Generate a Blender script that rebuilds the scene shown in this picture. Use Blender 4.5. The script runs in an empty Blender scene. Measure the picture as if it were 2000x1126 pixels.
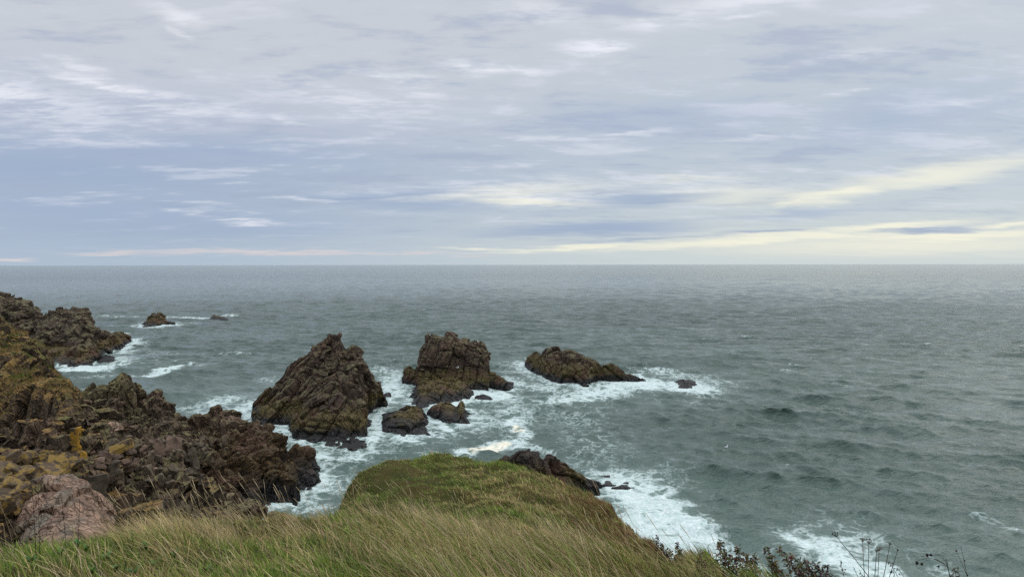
import bpy, math, random
import numpy as np
from mathutils import Vector, Matrix, kdtree, noise as mnoise
from mathutils.bvhtree import BVHTree

random.seed(7); RNG = np.random.default_rng(11)
scene = bpy.context.scene
COL = scene.collection
CAMH, F, CX, CY = 20.0, 1389.0, 1000.0, 563.0
TH = math.atan(47.0 / F); CT, ST = math.cos(TH), math.sin(TH)

# ---------------------------------------------------------------- camera geometry
def ray(px, py):
    u = (px - CX) / F; v = (CY - py) / F
    return u, CT + v * ST, -ST + v * CT
def at(px, py, Y):
    """world point on the view line through a photo position, at distance Y"""
    dx, dy, dz = ray(px, py)
    return dx / dy * Y, Y, CAMH + dz / dy * Y
def zat(px, py, Y): return at(px, py, Y)[2]
def sea_y(py):
    py = np.asarray(py, float); v = (CY - py) / F
    dz = -ST + v * CT; dy = CT + v * ST
    return np.minimum(-CAMH / np.minimum(dz, -1e-4) * dy, 9000)
def col_px(x, y, z): return CX + F * x / (y * CT + (CAMH - z) * ST)
def proj(x, y, z):
    d = y * CT + (CAMH - z) * ST
    return CX + F * x / d, CY - F * (y * ST + (z - CAMH) * CT) / d

# ---------------------------------------------------------------- numpy noise
def _h(ix, iy, iz, s):
    with np.errstate(over='ignore'):
        n = (ix.astype(np.uint32) * np.uint32(374761393) + iy.astype(np.uint32) * np.uint32(668265263)
             + iz.astype(np.uint32) * np.uint32(2147483647 - 100 * s - 11) + np.uint32(s * 1274126177 & 0xffffffff))
        n = (n ^ (n >> np.uint32(13))) * np.uint32(1274126177)
        n = (n ^ (n >> np.uint32(15))) * np.uint32(2246822519)
        return (n ^ (n >> np.uint32(16))).astype(np.float64) / 4294967295.0
def vnoise(P, s=0):
    """smooth value noise, -1..1; P is (n,3)"""
    I = np.floor(P).astype(np.int64); f = P - I; f = f * f * f * (f * (f * 6 - 15) + 10)
    x, y, z = I.T; out = 0
    for dx in (0, 1):
        for dy in (0, 1):
            for dz in (0, 1):
                w = (f[:, 0] if dx else 1 - f[:, 0]) * (f[:, 1] if dy else 1 - f[:, 1]) * (f[:, 2] if dz else 1 - f[:, 2])
                out = out + w * _h(x + dx, y + dy, z + dz, s)
    return out * 2 - 1
def fbm(P, octs=4, s=0, g=0.5):
    o = 0; a = 1; t = 0
    for k in range(octs):
        o = o + a * vnoise(P * 2 ** k + 17.3 * k, s + k); t += a; a *= g
    return o / t
def worley(P, s=0):
    """F1, F2 and the nearest cell's three random numbers"""
    I = np.floor(P).astype(np.int64); n = len(P)
    f1 = np.full(n, 9.0); f2 = np.full(n, 9.0); cid = np.zeros((n, 3), np.int64)
    for dx in (-1, 0, 1):
        for dy in (-1, 0, 1):
            for dz in (-1, 0, 1):
                c = I + np.array([dx, dy, dz]); x, y, z = c.T
                q = np.stack([x + _h(x, y, z, s + 1), y + _h(x, y, z, s + 2), z + _h(x, y, z, s + 3)], 1)
                d = np.abs(q - P); d = np.sqrt((d ** 2).sum(1)) * 0.6 + d.max(1) * 0.4
                m = d < f1
                f2 = np.where(m, f1, np.minimum(f2, d)); f1 = np.where(m, d, f1); cid[m] = c[m]
    x, y, z = cid.T
    R = np.stack([_h(x, y, z, s + 5), _h(x, y, z, s + 6), _h(x, y, z, s + 7)], 1) * 2 - 1
    return f1, f2, R
def boxcell(P, s=0):
    """jointed rock: staggered boxes; distance to the nearest joint and each box's random numbers"""
    x = P[:, 0]; i = np.floor(x); ii = i.astype(np.int64); z0 = np.zeros_like(ii)
    y = P[:, 1] * (.7 + .6 * _h(ii, z0, z0, s + 1)) + 9 * _h(ii, z0, z0 + 3, s + 2); j = np.floor(y); jj = j.astype(np.int64)
    z = P[:, 2] * (.6 + .8 * _h(ii, jj, z0, s + 3)) + 9 * _h(ii, jj, z0 + 5, s + 4); k = np.floor(z); kk = k.astype(np.int64)
    e = np.minimum(np.minimum(x - i, 1 - x + i), np.minimum(np.minimum(y - j, 1 - y + j), np.minimum(z - k, 1 - z + k) * 1.5))
    R = np.stack([_h(ii, jj, kk, s + 5), _h(ii, jj, kk, s + 6), _h(ii, jj, kk, s + 7)], 1) * 2 - 1
    f = np.stack([x - i - .5, y - j - .5, z - k - .5], 1)
    return e, R, f
def sstep(a, b, x):
    t = np.clip((x - a) / (b - a), 0, 1); return t * t * (3 - 2 * t)

# ---------------------------------------------------------------- object helpers
def tag(o, label=None, cat=None, group=None, kind=None):
    if label: o['label'] = label
    if cat: o['category'] = cat
    if group: o['group'] = group
    if kind: o['kind'] = kind
    return o
def empty(name, loc=(0, 0, 0)):
    o = bpy.data.objects.new(name, None); COL.objects.link(o); o.location = loc; o.empty_display_size = .3; return o
def mesh_np(name, V, quads=None, tris=None, mat=None, smooth=False, parent=None, attrs=None, link=True):
    me = bpy.data.meshes.new(name)
    V = np.ascontiguousarray(V, np.float32)
    loops = []; starts = []; n0 = 0
    for Fc in (quads, tris):
        if Fc is None or len(Fc) == 0: continue
        k = Fc.shape[1]; loops.append(Fc.ravel()); starts.append(n0 + np.arange(len(Fc)) * k); n0 += Fc.size
    L = np.concatenate(loops).astype(np.int32); S = np.concatenate(starts).astype(np.int32)
    me.vertices.add(len(V)); me.vertices.foreach_set('co', V.ravel())
    me.loops.add(len(L)); me.loops.foreach_set('vertex_index', L)
    me.polygons.add(len(S)); me.polygons.foreach_set('loop_start', S)
    me.update(calc_edges=True); me.validate()
    me.polygons.foreach_set('use_smooth', np.full(len(me.polygons), smooth))
    if attrs:
        for k, a in attrs.items():
            if a.ndim == 1:
                at_ = me.attributes.new(k, 'FLOAT', 'POINT'); at_.data.foreach_set('value', a.astype(np.float32))
            else:
                at_ = me.attributes.new(k, 'FLOAT_COLOR', 'POINT')
                c = np.ones((len(a), 4), np.float32); c[:, :3] = a; at_.data.foreach_set('color', c.ravel())
    if mat: me.materials.append(mat)
    if not link: return me
    o = bpy.data.objects.new(name, me); COL.objects.link(o)
    if parent: o.parent = parent
    return o
def sub(V, Fc, mask):
    """the vertices and faces of a subset of faces"""
    Fs = Fc[mask]; u, inv = np.unique(Fs, return_inverse=True)
    return u, inv.reshape(Fs.shape)

# ---------------------------------------------------------------- node helpers
class NT:
    def __init__(s, tree): s.t = tree; s.x = 0
    def n(s, typ, ins=None, **p):
        nd = s.t.nodes.new(typ); nd.location = (s.x, 0); s.x += 40
        for k, v in p.items(): setattr(nd, k, v)
        for k, v in (ins or {}).items(): s.put(nd.inputs[k], v)
        return nd
    def put(s, sock, v):
        if isinstance(v, bpy.types.NodeSocket): s.t.links.new(v, sock)
        elif isinstance(v, bpy.types.Node): s.t.links.new(v.outputs[0], sock)
        else:
            if sock.type == 'RGBA' and hasattr(v, '__len__') and len(v) == 3: v = (*v, 1)
            sock.default_value = v
    def m(s, op, a, b=0.0, c=0.0, clamp=False):
        nd = s.n('ShaderNodeMath', operation=op, use_clamp=clamp)
        s.put(nd.inputs[0], a); s.put(nd.inputs[1], b); s.put(nd.inputs[2], c); return nd.outputs[0]
    def mix(s, f, a, b, typ='MIX'):
        nd = s.n('ShaderNodeMix', data_type='RGBA', blend_type=typ)
        s.put(nd.inputs[0], f); s.put(nd.inputs[6], a); s.put(nd.inputs[7], b); return nd.outputs[2]
    def noise(s, vec, scale, detail=3, rough=.5, dist=0., dim='3D'):
        nd = s.n('ShaderNodeTexNoise', {'Scale': scale, 'Detail': detail, 'Roughness': rough, 'Distortion': dist}, noise_dimensions=dim)
        if vec is not None: s.put(nd.inputs['Vector'], vec)
        return nd.outputs[0]
    def vor(s, vec, scale, feature='F1', rnd=1.):
        nd = s.n('ShaderNodeTexVoronoi', {'Scale': scale, 'Randomness': rnd}, feature=feature)
        s.put(nd.inputs['Vector'], vec); return nd
    def rng(s, v, a, b, c=0., d=1., smooth=True):
        nd = s.n('ShaderNodeMapRange', {0: v, 1: a, 2: b, 3: c, 4: d}, interpolation_type='SMOOTHSTEP' if smooth else 'LINEAR')
        return nd.outputs[0]
    def vmul(s, v, sc):
        nd = s.n('ShaderNodeVectorMath', operation='MULTIPLY'); s.put(nd.inputs[0], v); nd.inputs[1].default_value = sc; return nd.outputs[0]
    def rot(s, v, r):
        nd = s.n('ShaderNodeMapping', {'Vector': v}); nd.inputs['Rotation'].default_value = r; return nd.outputs[0]
    def bump(s, h, strength, dist, normal=None):
        nd = s.n('ShaderNodeBump', {'Height': h, 'Strength': strength, 'Distance': dist})
        if normal is not None: s.put(nd.inputs['Normal'], normal)
        return nd.outputs[0]
def new_mat(name):
    m = bpy.data.materials.new(name); m.use_nodes = True; m.node_tree.nodes.clear()
    t = NT(m.node_tree); out = t.n('ShaderNodeOutputMaterial'); return m, t, out

# ---------------------------------------------------------------- materials
def rock_material(name, brown, pink, green, pinkness=.5, lichen=.35, ochre=0., veg=0., wet=(.55, 1.5), weed=(2.3, 3.4), cell=1.0, weedcol=(.105, .082, .026), vegz=(0, 1)):
    m, t, out = new_mat(name)
    geo = t.n('ShaderNodeNewGeometry'); P = geo.outputs['Position']; N = geo.outputs['Normal']
    sp = t.n('ShaderNodeSeparateXYZ', {0: P}); sn = t.n('ShaderNodeSeparateXYZ', {0: N})
    z = sp.outputs[2]; nz = sn.outputs[2]
    tilt = t.vmul(t.rot(P, (.25, .35, .3)), (1, 1, .35))
    strat = t.vmul(t.rot(P, (.15, .35, .3)), (1.6, 1.6, .22))
    nb = t.noise(P, .3, 4, .55); nf = t.noise(strat, 1.5, 5, .6, .3); ns = t.noise(P, 7, 4, .6)
    c = t.mix(t.rng(nb, .62 - pinkness * .3, .78 - pinkness * .3), brown, pink)
    cellc = t.vor(tilt, 1.1 * cell).outputs['Color']
    cv = t.n('ShaderNodeSeparateColor', {0: cellc}).outputs[0]
    c = t.mix(t.rng(cv, .0, 1., 0., .3, False), c, tuple(min(1, 1.9 * q) for q in pink))
    c = t.mix(t.rng(nf, .32, .62, .25, 1.), tuple(q * .3 for q in brown), c)
    # lichen and short turf on up-facing rock; top light painted in, sides kept dark
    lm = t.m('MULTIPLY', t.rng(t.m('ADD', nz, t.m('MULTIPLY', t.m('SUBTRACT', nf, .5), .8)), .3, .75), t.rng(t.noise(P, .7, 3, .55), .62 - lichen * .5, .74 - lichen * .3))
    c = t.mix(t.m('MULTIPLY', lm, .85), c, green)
    if ochre:
        om = t.rng(t.m('ADD', t.noise(P, .5, 5, .7), t.m('MULTIPLY', ns, .35)), 1.02 - ochre * .5, 1.12 - ochre * .5)
        c = t.mix(om, c, (.27, .155, .022))
    if veg:
        vm = t.m('MULTIPLY', t.rng(t.m('ADD', nz, t.m('MULTIPLY', t.m('SUBTRACT', nb, .5), 1.6)), .7 - veg * .5, .95 - veg * .5), t.rng(z, vegz[0], vegz[1]))
        vc = t.mix(t.rng(t.noise(P, .5, 4, .6), .52, .66), (.20, .118, .036), (.085, .10, .024))
        vc = t.mix(t.rng(ns, .45, .7), vc, (.2, .125, .03)); c = t.mix(vm, c, vc)
    # weed band and the black wet foot
    zz = t.m('ADD', z, t.m('MULTIPLY', t.m('SUBTRACT', t.noise(P, .6, 4, .6), .5), 2.2))
    wm = t.rng(zz, weed[0], weed[1], 1, 0)
    wcol = t.mix(t.rng(t.noise(t.vmul(P, (1, 1, .5)), 3.5, 5, .7), .35, .68), tuple(q * .35 for q in weedcol), tuple(q * 1.5 for q in weedcol))
    wcol = t.mix(t.rng(nb, .48, .62), wcol, (.085, .045, .026))
    c = t.mix(t.m('MULTIPLY', wm, .85), c, wcol)
    bm = t.rng(zz, wet[0], wet[1], 1, 0)
    c = t.mix(bm, c, (.008, .007, .006))
    v1 = t.vor(tilt, 1.5 * cell, 'DISTANCE_TO_EDGE'); v2 = t.vor(strat, 1.9 * cell, 'DISTANCE_TO_EDGE')
    h = t.m('ADD', t.m('MULTIPLY', t.rng(v1.outputs[0], 0, .09), .5), t.m('MULTIPLY', t.rng(v2.outputs[0], 0, .1), .5))
    h = t.m('ADD', h, t.m('MULTIPLY', nf, 1.6)); h = t.m('ADD', h, t.m('MULTIPLY', ns, .2))
    bs = t.n('ShaderNodeBsdfPrincipled', {'Base Color': c, 'Roughness': t.rng(zz, .2, 1.6, .42, .9), 'Normal': t.bump(h, .9, .2)})
    bs.inputs['Specular IOR Level'].default_value = .35
    t.put(out.inputs[0], bs); return m

BROWN = (.058, .040, .027); PINK = (.115, .068, .046); GREEN = (.125, .112, .052)
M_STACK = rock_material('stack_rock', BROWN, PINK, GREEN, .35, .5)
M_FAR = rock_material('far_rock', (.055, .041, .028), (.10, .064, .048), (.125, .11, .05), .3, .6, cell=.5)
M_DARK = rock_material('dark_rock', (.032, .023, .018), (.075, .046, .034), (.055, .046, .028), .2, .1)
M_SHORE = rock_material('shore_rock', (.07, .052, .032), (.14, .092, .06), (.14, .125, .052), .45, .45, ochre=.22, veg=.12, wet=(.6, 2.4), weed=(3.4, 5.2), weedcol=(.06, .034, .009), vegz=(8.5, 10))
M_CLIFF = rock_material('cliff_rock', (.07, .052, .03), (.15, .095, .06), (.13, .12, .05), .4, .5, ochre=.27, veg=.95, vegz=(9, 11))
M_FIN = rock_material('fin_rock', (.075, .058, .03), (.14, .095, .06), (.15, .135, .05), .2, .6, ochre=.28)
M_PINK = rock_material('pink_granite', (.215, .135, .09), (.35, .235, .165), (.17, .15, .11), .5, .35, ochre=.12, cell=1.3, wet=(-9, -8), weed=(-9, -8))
def boulder_material(name, a, b, lich, amount):
    m, t, out = new_mat(name)
    tc = t.n('ShaderNodeTexCoord').outputs['Object']; oi = t.n('ShaderNodeObjectInfo').outputs['Random']
    P = t.n('ShaderNodeVectorMath', {0: tc, 1: t.n('ShaderNodeCombineXYZ', {0: t.m('MULTIPLY', oi, 40.)}).outputs[0]}, operation='ADD').outputs[0]
    nn = t.noise(P, 1.6, 6, .65); n2 = t.noise(P, 5, 5, .65)
    c = t.mix(t.rng(nn, .35, .65), a, b); c = t.mix(t.m('MULTIPLY', oi, .75), c, tuple(q * .4 for q in a))
    c = t.mix(t.m('MULTIPLY', t.rng(t.m('ADD', nn, t.m('MULTIPLY', n2, .5)), .98 - amount * .5, 1.08 - amount * .5), .9), c, lich)
    bs = t.n('ShaderNodeBsdfPrincipled', {'Base Color': c, 'Roughness': .9, 'Normal': t.bump(t.m('ADD', nn, n2), .8, .1)})
    bs.inputs['Specular IOR Level'].default_value = .25
    t.put(out.inputs[0], bs); return m
M_BOCHRE = boulder_material('ochre_boulder', (.07, .05, .03), (.15, .105, .07), (.20, .13, .032), .52)
M_BGREY = boulder_material('grey_boulder', (.065, .052, .034), (.16, .125, .085), (.16, .12, .04), .25)
M_BPINK = boulder_material('pink_boulder', (.09, .06, .042), (.22, .15, .105), (.18, .14, .08), .15)
M_BORANGE = boulder_material('orange_lichen', (.07, .055, .035), (.16, .12, .075), (.38, .21, .025), .55)

def col_material(name, rough=.6, trans=.35, var=.25):
    m, t, out = new_mat(name)
    a = t.n('ShaderNodeAttribute', attribute_name='tint').outputs['Color']
    P = t.n('ShaderNodeNewGeometry').outputs['Position']
    c = t.mix(t.rng(t.noise(P, 30, 2), .3, .7, 0, var), a, (0, 0, 0))
    bs = t.n('ShaderNodeBsdfPrincipled', {'Base Color': c, 'Roughness': rough}); bs.inputs['Specular IOR Level'].default_value = .25
    tr = t.n('ShaderNodeBsdfTranslucent', {'Color': c})
    t.put(out.inputs[0], t.n('ShaderNodeMixShader', {0: trans, 1: bs.outputs[0], 2: tr.outputs[0]})); return m
M_GRASS = col_material('grass_blade'); M_PLANT = col_material('dry_plant', .8, .1, .5); M_LEAF = col_material('broad_leaf', .45, .3, .2)
def soil_material():
    m, t, out = new_mat('turf_soil')
    P = t.n('ShaderNodeNewGeometry').outputs['Position']
    c = t.mix(t.rng(t.noise(P, 1.2, 5, .6), .4, .62), (.040, .055, .013), (.085, .068, .024))
    c = t.mix(t.rng(t.noise(P, 14, 4, .7), .45, .7), c, (.09, .07, .026))
    nn = t.noise(P, 18, 5, .7)
    bs = t.n('ShaderNodeBsdfPrincipled', {'Base Color': c, 'Roughness': .95, 'Normal': t.bump(nn, 1., .12)}); bs.inputs['Specular IOR Level'].default_value = .1
    t.put(out.inputs[0], bs); return m
M_SOIL = soil_material()
def plain(name, c, rough=.6):
    m, t, out = new_mat(name); P = t.n('ShaderNodeNewGeometry').outputs['Position']
    cc = t.mix(t.rng(t.noise(P, 12, 3), .3, .7, 0, .25), c, tuple(q * .5 for q in c))
    t.put(out.inputs[0], t.n('ShaderNodeBsdfPrincipled', {'Base Color': cc, 'Roughness': rough})); return m
M_WHITE = plain('white_feather', (.8, .8, .8)); M_GREYF = plain('grey_feather', (.35, .37, .4)); M_BEAK = plain('beak_yellow', (.6, .4, .05))

def water_material():
    m, t, out = new_mat('sea_water')
    P = t.n('ShaderNodeNewGeometry').outputs['Position']
    sp = t.n('ShaderNodeSeparateXYZ', {0: P})
    foam = t.n('ShaderNodeAttribute', attribute_name='foam').outputs['Fac']
    froth = t.n('ShaderNodeAttribute', attribute_name='froth').outputs['Fac']
    churn = t.n('ShaderNodeAttribute', attribute_name='churn').outputs['Fac']
    W = t.rot(P, (0, 0, math.radians(-16)))
    big = t.noise(t.vmul(W, (.011, .03, 0)), 1, 4, .6)
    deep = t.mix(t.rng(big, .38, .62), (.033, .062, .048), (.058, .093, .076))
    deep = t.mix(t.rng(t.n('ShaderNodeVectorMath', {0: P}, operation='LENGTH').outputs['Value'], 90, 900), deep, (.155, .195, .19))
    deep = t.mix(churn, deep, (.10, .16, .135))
    # bump: short wind ripples, running with the waves
    r1 = t.noise(t.vmul(W, (.55, 1.5, 1)), 1.0, 4, .6, .4); r2 = t.noise(t.vmul(W, (1.8, 4.5, 1)), 1.0, 4, .65, .3)
    r0 = t.noise(t.vmul(W, (.16, .5, 0)), 1.0, 6, .68, .3)
    dist = t.n('ShaderNodeVectorMath', {0: P}, operation='LENGTH').outputs['Value']
    far = t.rng(dist, 80, 420)
    h = t.m('ADD', t.m('MULTIPLY', t.m('MULTIPLY', r1, .34), t.rng(dist, 60, 260, 1., .35)), t.m('MULTIPLY', t.m('MULTIPLY', r2, .10), t.rng(dist, 50, 160, 1., .1)))
    h = t.m('ADD', h, t.m('MULTIPLY', t.m('MULTIPLY', r0, 1.7), t.rng(dist, 70, 260)))
    r3 = t.noise(t.vmul(W, (.035, .11, 0)), 1.0, 7, .72, .2)
    h = t.m('ADD', h, t.m('MULTIPLY', t.m('MULTIPLY', r3, 9.), t.rng(dist, 350, 1500)))
    nrm = t.bump(h, 1., 1.0)
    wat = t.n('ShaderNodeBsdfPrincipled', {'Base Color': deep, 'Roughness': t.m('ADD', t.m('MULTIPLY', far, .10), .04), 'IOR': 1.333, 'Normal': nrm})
    # foam lace: ridged noise opened up by the foam amount
    wob = t.n('ShaderNodeTexNoise', {'Vector': P, 'Scale': .45, 'Detail': 3})
    V = t.n('ShaderNodeVectorMath', {0: P, 1: t.vmul(wob.outputs['Color'], (2.4, 2.4, 0))}, operation='ADD').outputs[0]
    def ridge(v, sc, det, ro=.55):
        return t.m('SUBTRACT', 1., t.m('ABSOLUTE', t.m('MULTIPLY', t.m('SUBTRACT', t.noise(v, sc, det, ro), .5), 5.)))
    a = ridge(V, .42, 4); b = ridge(V, 1.25, 4); cc = t.noise(V, 3.5, 4, .7)
    pat = t.m('ADD', t.m('ADD', t.m('MULTIPLY', a, .42), t.m('MULTIPLY', b, .33)), t.m('MULTIPLY', cc, .35))
    th = t.m('SUBTRACT', 1.06, t.m('MULTIPLY', foam, .615))
    fm = t.rng(t.m('SUBTRACT', pat, th), -.17, .27)
    fm = t.m('MULTIPLY', fm, t.rng(foam, .03, .2))
    fc = t.mix(t.rng(cc, .3, .7), (.62, .68, .665), (.34, .46, .43))
    fc = t.mix(t.rng(t.m('ADD', froth, t.m('MULTIPLY', cc, .4)), .45, .8), fc, (.74, .71, .57))
    fb = t.n('ShaderNodeBsdfPrincipled', {'Base Color': fc, 'Roughness': .8, 'Normal': t.bump(t.m('ADD', pat, h), .7, .25)})
    fb.inputs['Specular IOR Level'].default_value = .2
    t.put(out.inputs[0], t.n('ShaderNodeMixShader', {0: fm, 1: wat.outputs[0], 2: fb.outputs[0]})); return m
M_SEA = water_material()

# ---------------------------------------------------------------- rock building
def poly(pts, x, c=1):
    xs = np.array([p[0] for p in pts], float); return np.interp(x, xs, np.array([p[c] for p in pts], float))
def layer(X, Y, L, zref):
    """height of one ridge: a skyline at a distance, with a front and a back slope"""
    px = col_px(X, Y, zref)
    Yr = poly(L['Y'], px) if isinstance(L['Y'], list) else np.full(X.shape, float(L['Y']))
    Yr = Yr + L.get('wig', 0) * np.sin(px * .05)
    dyz = (CY - poly(L['top'], px)) / F
    zt = CAMH + (-ST + dyz * CT) / (CT + dyz * ST) * Yr
    yf = sea_y(poly(L['base'], px)) if 'base' in L else Yr - L['front']
    zlo = L.get('zlo', 0.)
    wf = np.maximum(Yr - yf, .4); tt = (Yr - Y) / wf
    p = L.get('p', 2.)
    fr = np.where(tt > 1, zlo - (tt - 1) * wf * 1.6, zlo + (zt - zlo) * (1 - np.clip(tt, 0, 1) ** p))
    s = (Y - Yr) / L.get('back', 3.)
    bk = np.where(s > 1, -s * 1.5, zt * (1 - np.clip(s, 0, 1) ** 2.2))
    h = np.where(tt >= 0, fr, bk)
    out = (px < L['top'][0][0]) | (px > L['top'][-1][0])
    return np.where(out, -3., h)
def build_rock(hfun, x0, x1, y0, y1, vox, grid=None, zb=-1.5, amp=1., cell=(1.3, .9, 2.6), rotv=(.25, .35, .3), seed=1, rough=1., jag=1.):
    grid = grid or vox * 1.2
    nx = int((x1 - x0) / grid) + 2; ny = int((y1 - y0) / grid) + 2
    X, Y = np.meshgrid(np.linspace(x0, x1, nx), np.linspace(y0, y1, ny))
    Z = np.maximum(hfun(X, Y), zb + .02)
    Z[0, :] = Z[-1, :] = zb + .02; Z[:, 0] = Z[:, -1] = zb + .02
    top = np.stack([X, Y, Z], -1).reshape(-1, 3); bot = top.copy(); bot[:, 2] = zb - 1.
    i = np.arange(nx * ny).reshape(ny, nx); a, b, c, d = i[:-1, :-1].ravel(), i[:-1, 1:].ravel(), i[1:, 1:].ravel(), i[1:, :-1].ravel()
    n = nx * ny; Q = [np.stack([a, b, c, d], 1), np.stack([d, c, b, a], 1) + n]
    for e, fl in ((i[0], 0), (i[-1], 1), (i[:, 0], 1), (i[:, -1], 0)):
        s_, t_ = e[:-1], e[1:]
        Q.append(np.stack([t_, s_, s_ + n, t_ + n], 1) if not fl else np.stack([s_, t_, t_ + n, s_ + n], 1))
    o = mesh_np('tmp', np.concatenate([top, bot]), np.concatenate(Q))
    md = o.modifiers.new('r', 'REMESH'); md.mode = 'VOXEL'; md.voxel_size = vox; md.adaptivity = 0
    dg = bpy.context.evaluated_depsgraph_get(); ev = o.evaluated_get(dg); me = ev.to_mesh()
    V = np.empty(len(me.vertices) * 3); me.vertices.foreach_get('co', V); V = V.reshape(-1, 3)
    N = np.empty(len(me.vertices) * 3); me.vertex_normals.foreach_get('vector', N); N = N.reshape(-1, 3)
    Fc = np.empty(len(me.polygons) * 4, np.int32); me.loops.foreach_get('vertex_index', Fc); Fc = Fc.reshape(-1, 4)
    ev.to_mesh_clear(); bpy.data.objects.remove(o)
    # drop the flat floor far under the water
    keep = V[Fc].mean(1)[:, 2] > zb + .25
    u, Fc = sub(V, Fc, keep); V = V[u]; N = N[u]
    R = np.array(Matrix.Rotation(rotv[0], 3, 'X') @ Matrix.Rotation(rotv[1], 3, 'Y') @ Matrix.Rotation(rotv[2], 3, 'Z'))
    Q0 = V @ R.T; D = np.zeros_like(V)
    W = Q0 + .32 * np.stack([vnoise(V * .5, 31), vnoise(V * .5, 32), vnoise(V * .5, 33)], 1)
    cs = np.array(cell)
    for k, (sc, am) in enumerate(((2.6, .85), (1.15, .46), (.5, .12))):
        if sc * cs.min() < vox * 1.6: continue
        e_, rv, fr = boxcell(W / (cs * sc) + .25 * k, seed * 20 + k * 7)
        edge = 1 - sstep(.0, .09, e_)
        tiltf = (rv * fr).sum(1) * .9          # each block's face leans its own way
        D += ((rv[:, :1] * .7 + tiltf[:, None]) * N + rv * .35 * jag) * am * amp - N * (edge * am * (.6 if k < 2 else .3) * amp)[:, None]
    if vox > .1: D *= .9
    D += N * (fbm(V * .4, 3, seed) * .45 * amp * rough)[:, None] + N * (fbm(V * 3.2, 3, seed + 9) * .06 * amp)[:, None]
    V = V + D * np.clip(.35 + np.clip(V[:, 2], 0, 3) * .3, .35, 1)[:, None]
    return V, Fc
WATERLINE = []
ROCKS = {}
def add_rock(name, label, cat, layers, vox, mat, group=None, weed=None, zref=3., pad=1.5, extra=None, partname='rock_face', base_off=0., zclip=None, **kw):
    xs = []; ys = []
    for L in layers:
        Yr = [p[1] for p in L['Y']] if isinstance(L['Y'], list) else [L['Y']]
        yf = [float(sea_y(p[1])) for p in L['base']] if 'base' in L else [min(Yr) - L['front']]
        y0, y1 = min(yf + Yr), max(Yr) + L.get('back', 3.)
        ys += [y0, y1]
        for e in (L['top'][0][0], L['top'][-1][0]):
            for yy in (y0, y1): xs.append((e - CX) / F * (yy * CT + 17 * ST))
    def hf(X, Y):
        h = np.full(X.shape, -3.)
        for L in layers: h = np.maximum(h, layer(X, Y, L, zref))
        return h if extra is None else extra(X, Y, h)
    V, Fc = build_rock(hf, min(xs) - pad, max(xs) + pad, min(ys) - pad, max(ys) + pad, vox, **kw)
    wl = V[np.abs(V[:, 2]) < max(.35, vox)]
    WATERLINE.append(wl[::3, :2])
    c = Vector((*V[:, :2].mean(0), 0))
    V = V - np.array(c)
    if weed is None:
        o = mesh_np(name, V, Fc, mat=mat); o.location = c
        tag(o, label, cat, group); ROCKS[name] = (V + np.array(c), Fc); return o
    t = empty(name, c); tag(t, label, cat, group)
    cen = V[Fc].mean(1); wz = cen[:, 2] + .5 * vnoise((cen + np.array(c)) * .8, 5)
    for pn, mk in ((partname, wz >= weed), ('seaweed_skirt', wz < weed)):
        if mk.any():
            u, ff = sub(V, Fc, mk); mesh_np(pn, V[u], ff, mat=mat, parent=t)
    ROCKS[t.name] = (V + np.array(c), Fc)
    return t

# jagged stack, nearest in the middle of the bay
add_rock('sea_stack', 'large jagged brown sea stack with splintered slanting summit, nearest the grassy knoll', 'sea stack', [
    dict(top=[(490, 796), (505, 780), (520, 771), (530, 758), (540, 746), (553, 731), (562, 714), (578, 701), (592, 690), (604, 682), (611, 668), (624, 667), (640, 659), (643, 674), (650, 666), (660, 658), (668, 661), (673, 680), (688, 672), (693, 676), (696, 692), (705, 688), (708, 714), (706, 738), (714, 760)],
         Y=97, front=8, zlo=2., p=1.7, back=2.5),
    dict(top=[(700, 745), (706, 738), (714, 732), (732, 730), (738, 740), (747, 742), (753, 762), (757, 782)], Y=99, base=[(698, 830), (720, 812), (735, 800), (753, 782)], p=4, back=3),
    dict(top=[(572, 812), (585, 792), (598, 776), (612, 765), (635, 752), (650, 743), (665, 740), (680, 752), (695, 775), (706, 800), (714, 830)], Y=89, front=6.5, zlo=1.9, p=2.2, back=6),
    dict(top=[(494, 797), (520, 785), (560, 790), (620, 800), (690, 805), (715, 805), (735, 790), (753, 781)], Y=[(494, 99), (560, 94), (700, 94), (753, 103)],
         base=[(494, 799), (520, 806), (540, 818), (552, 832), (572, 848), (600, 862), (640, 872), (690, 880), (708, 872), (719, 850), (722, 825), (735, 800), (753, 783)], p=1.9, back=4)],
    .115, M_STACK, weed=1.5, cell=(1.1, .9, 2.8), rotv=(.15, -.42, .2), seed=2, amp=.85, rough=.8, group='sea stacks in the bay')

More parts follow.
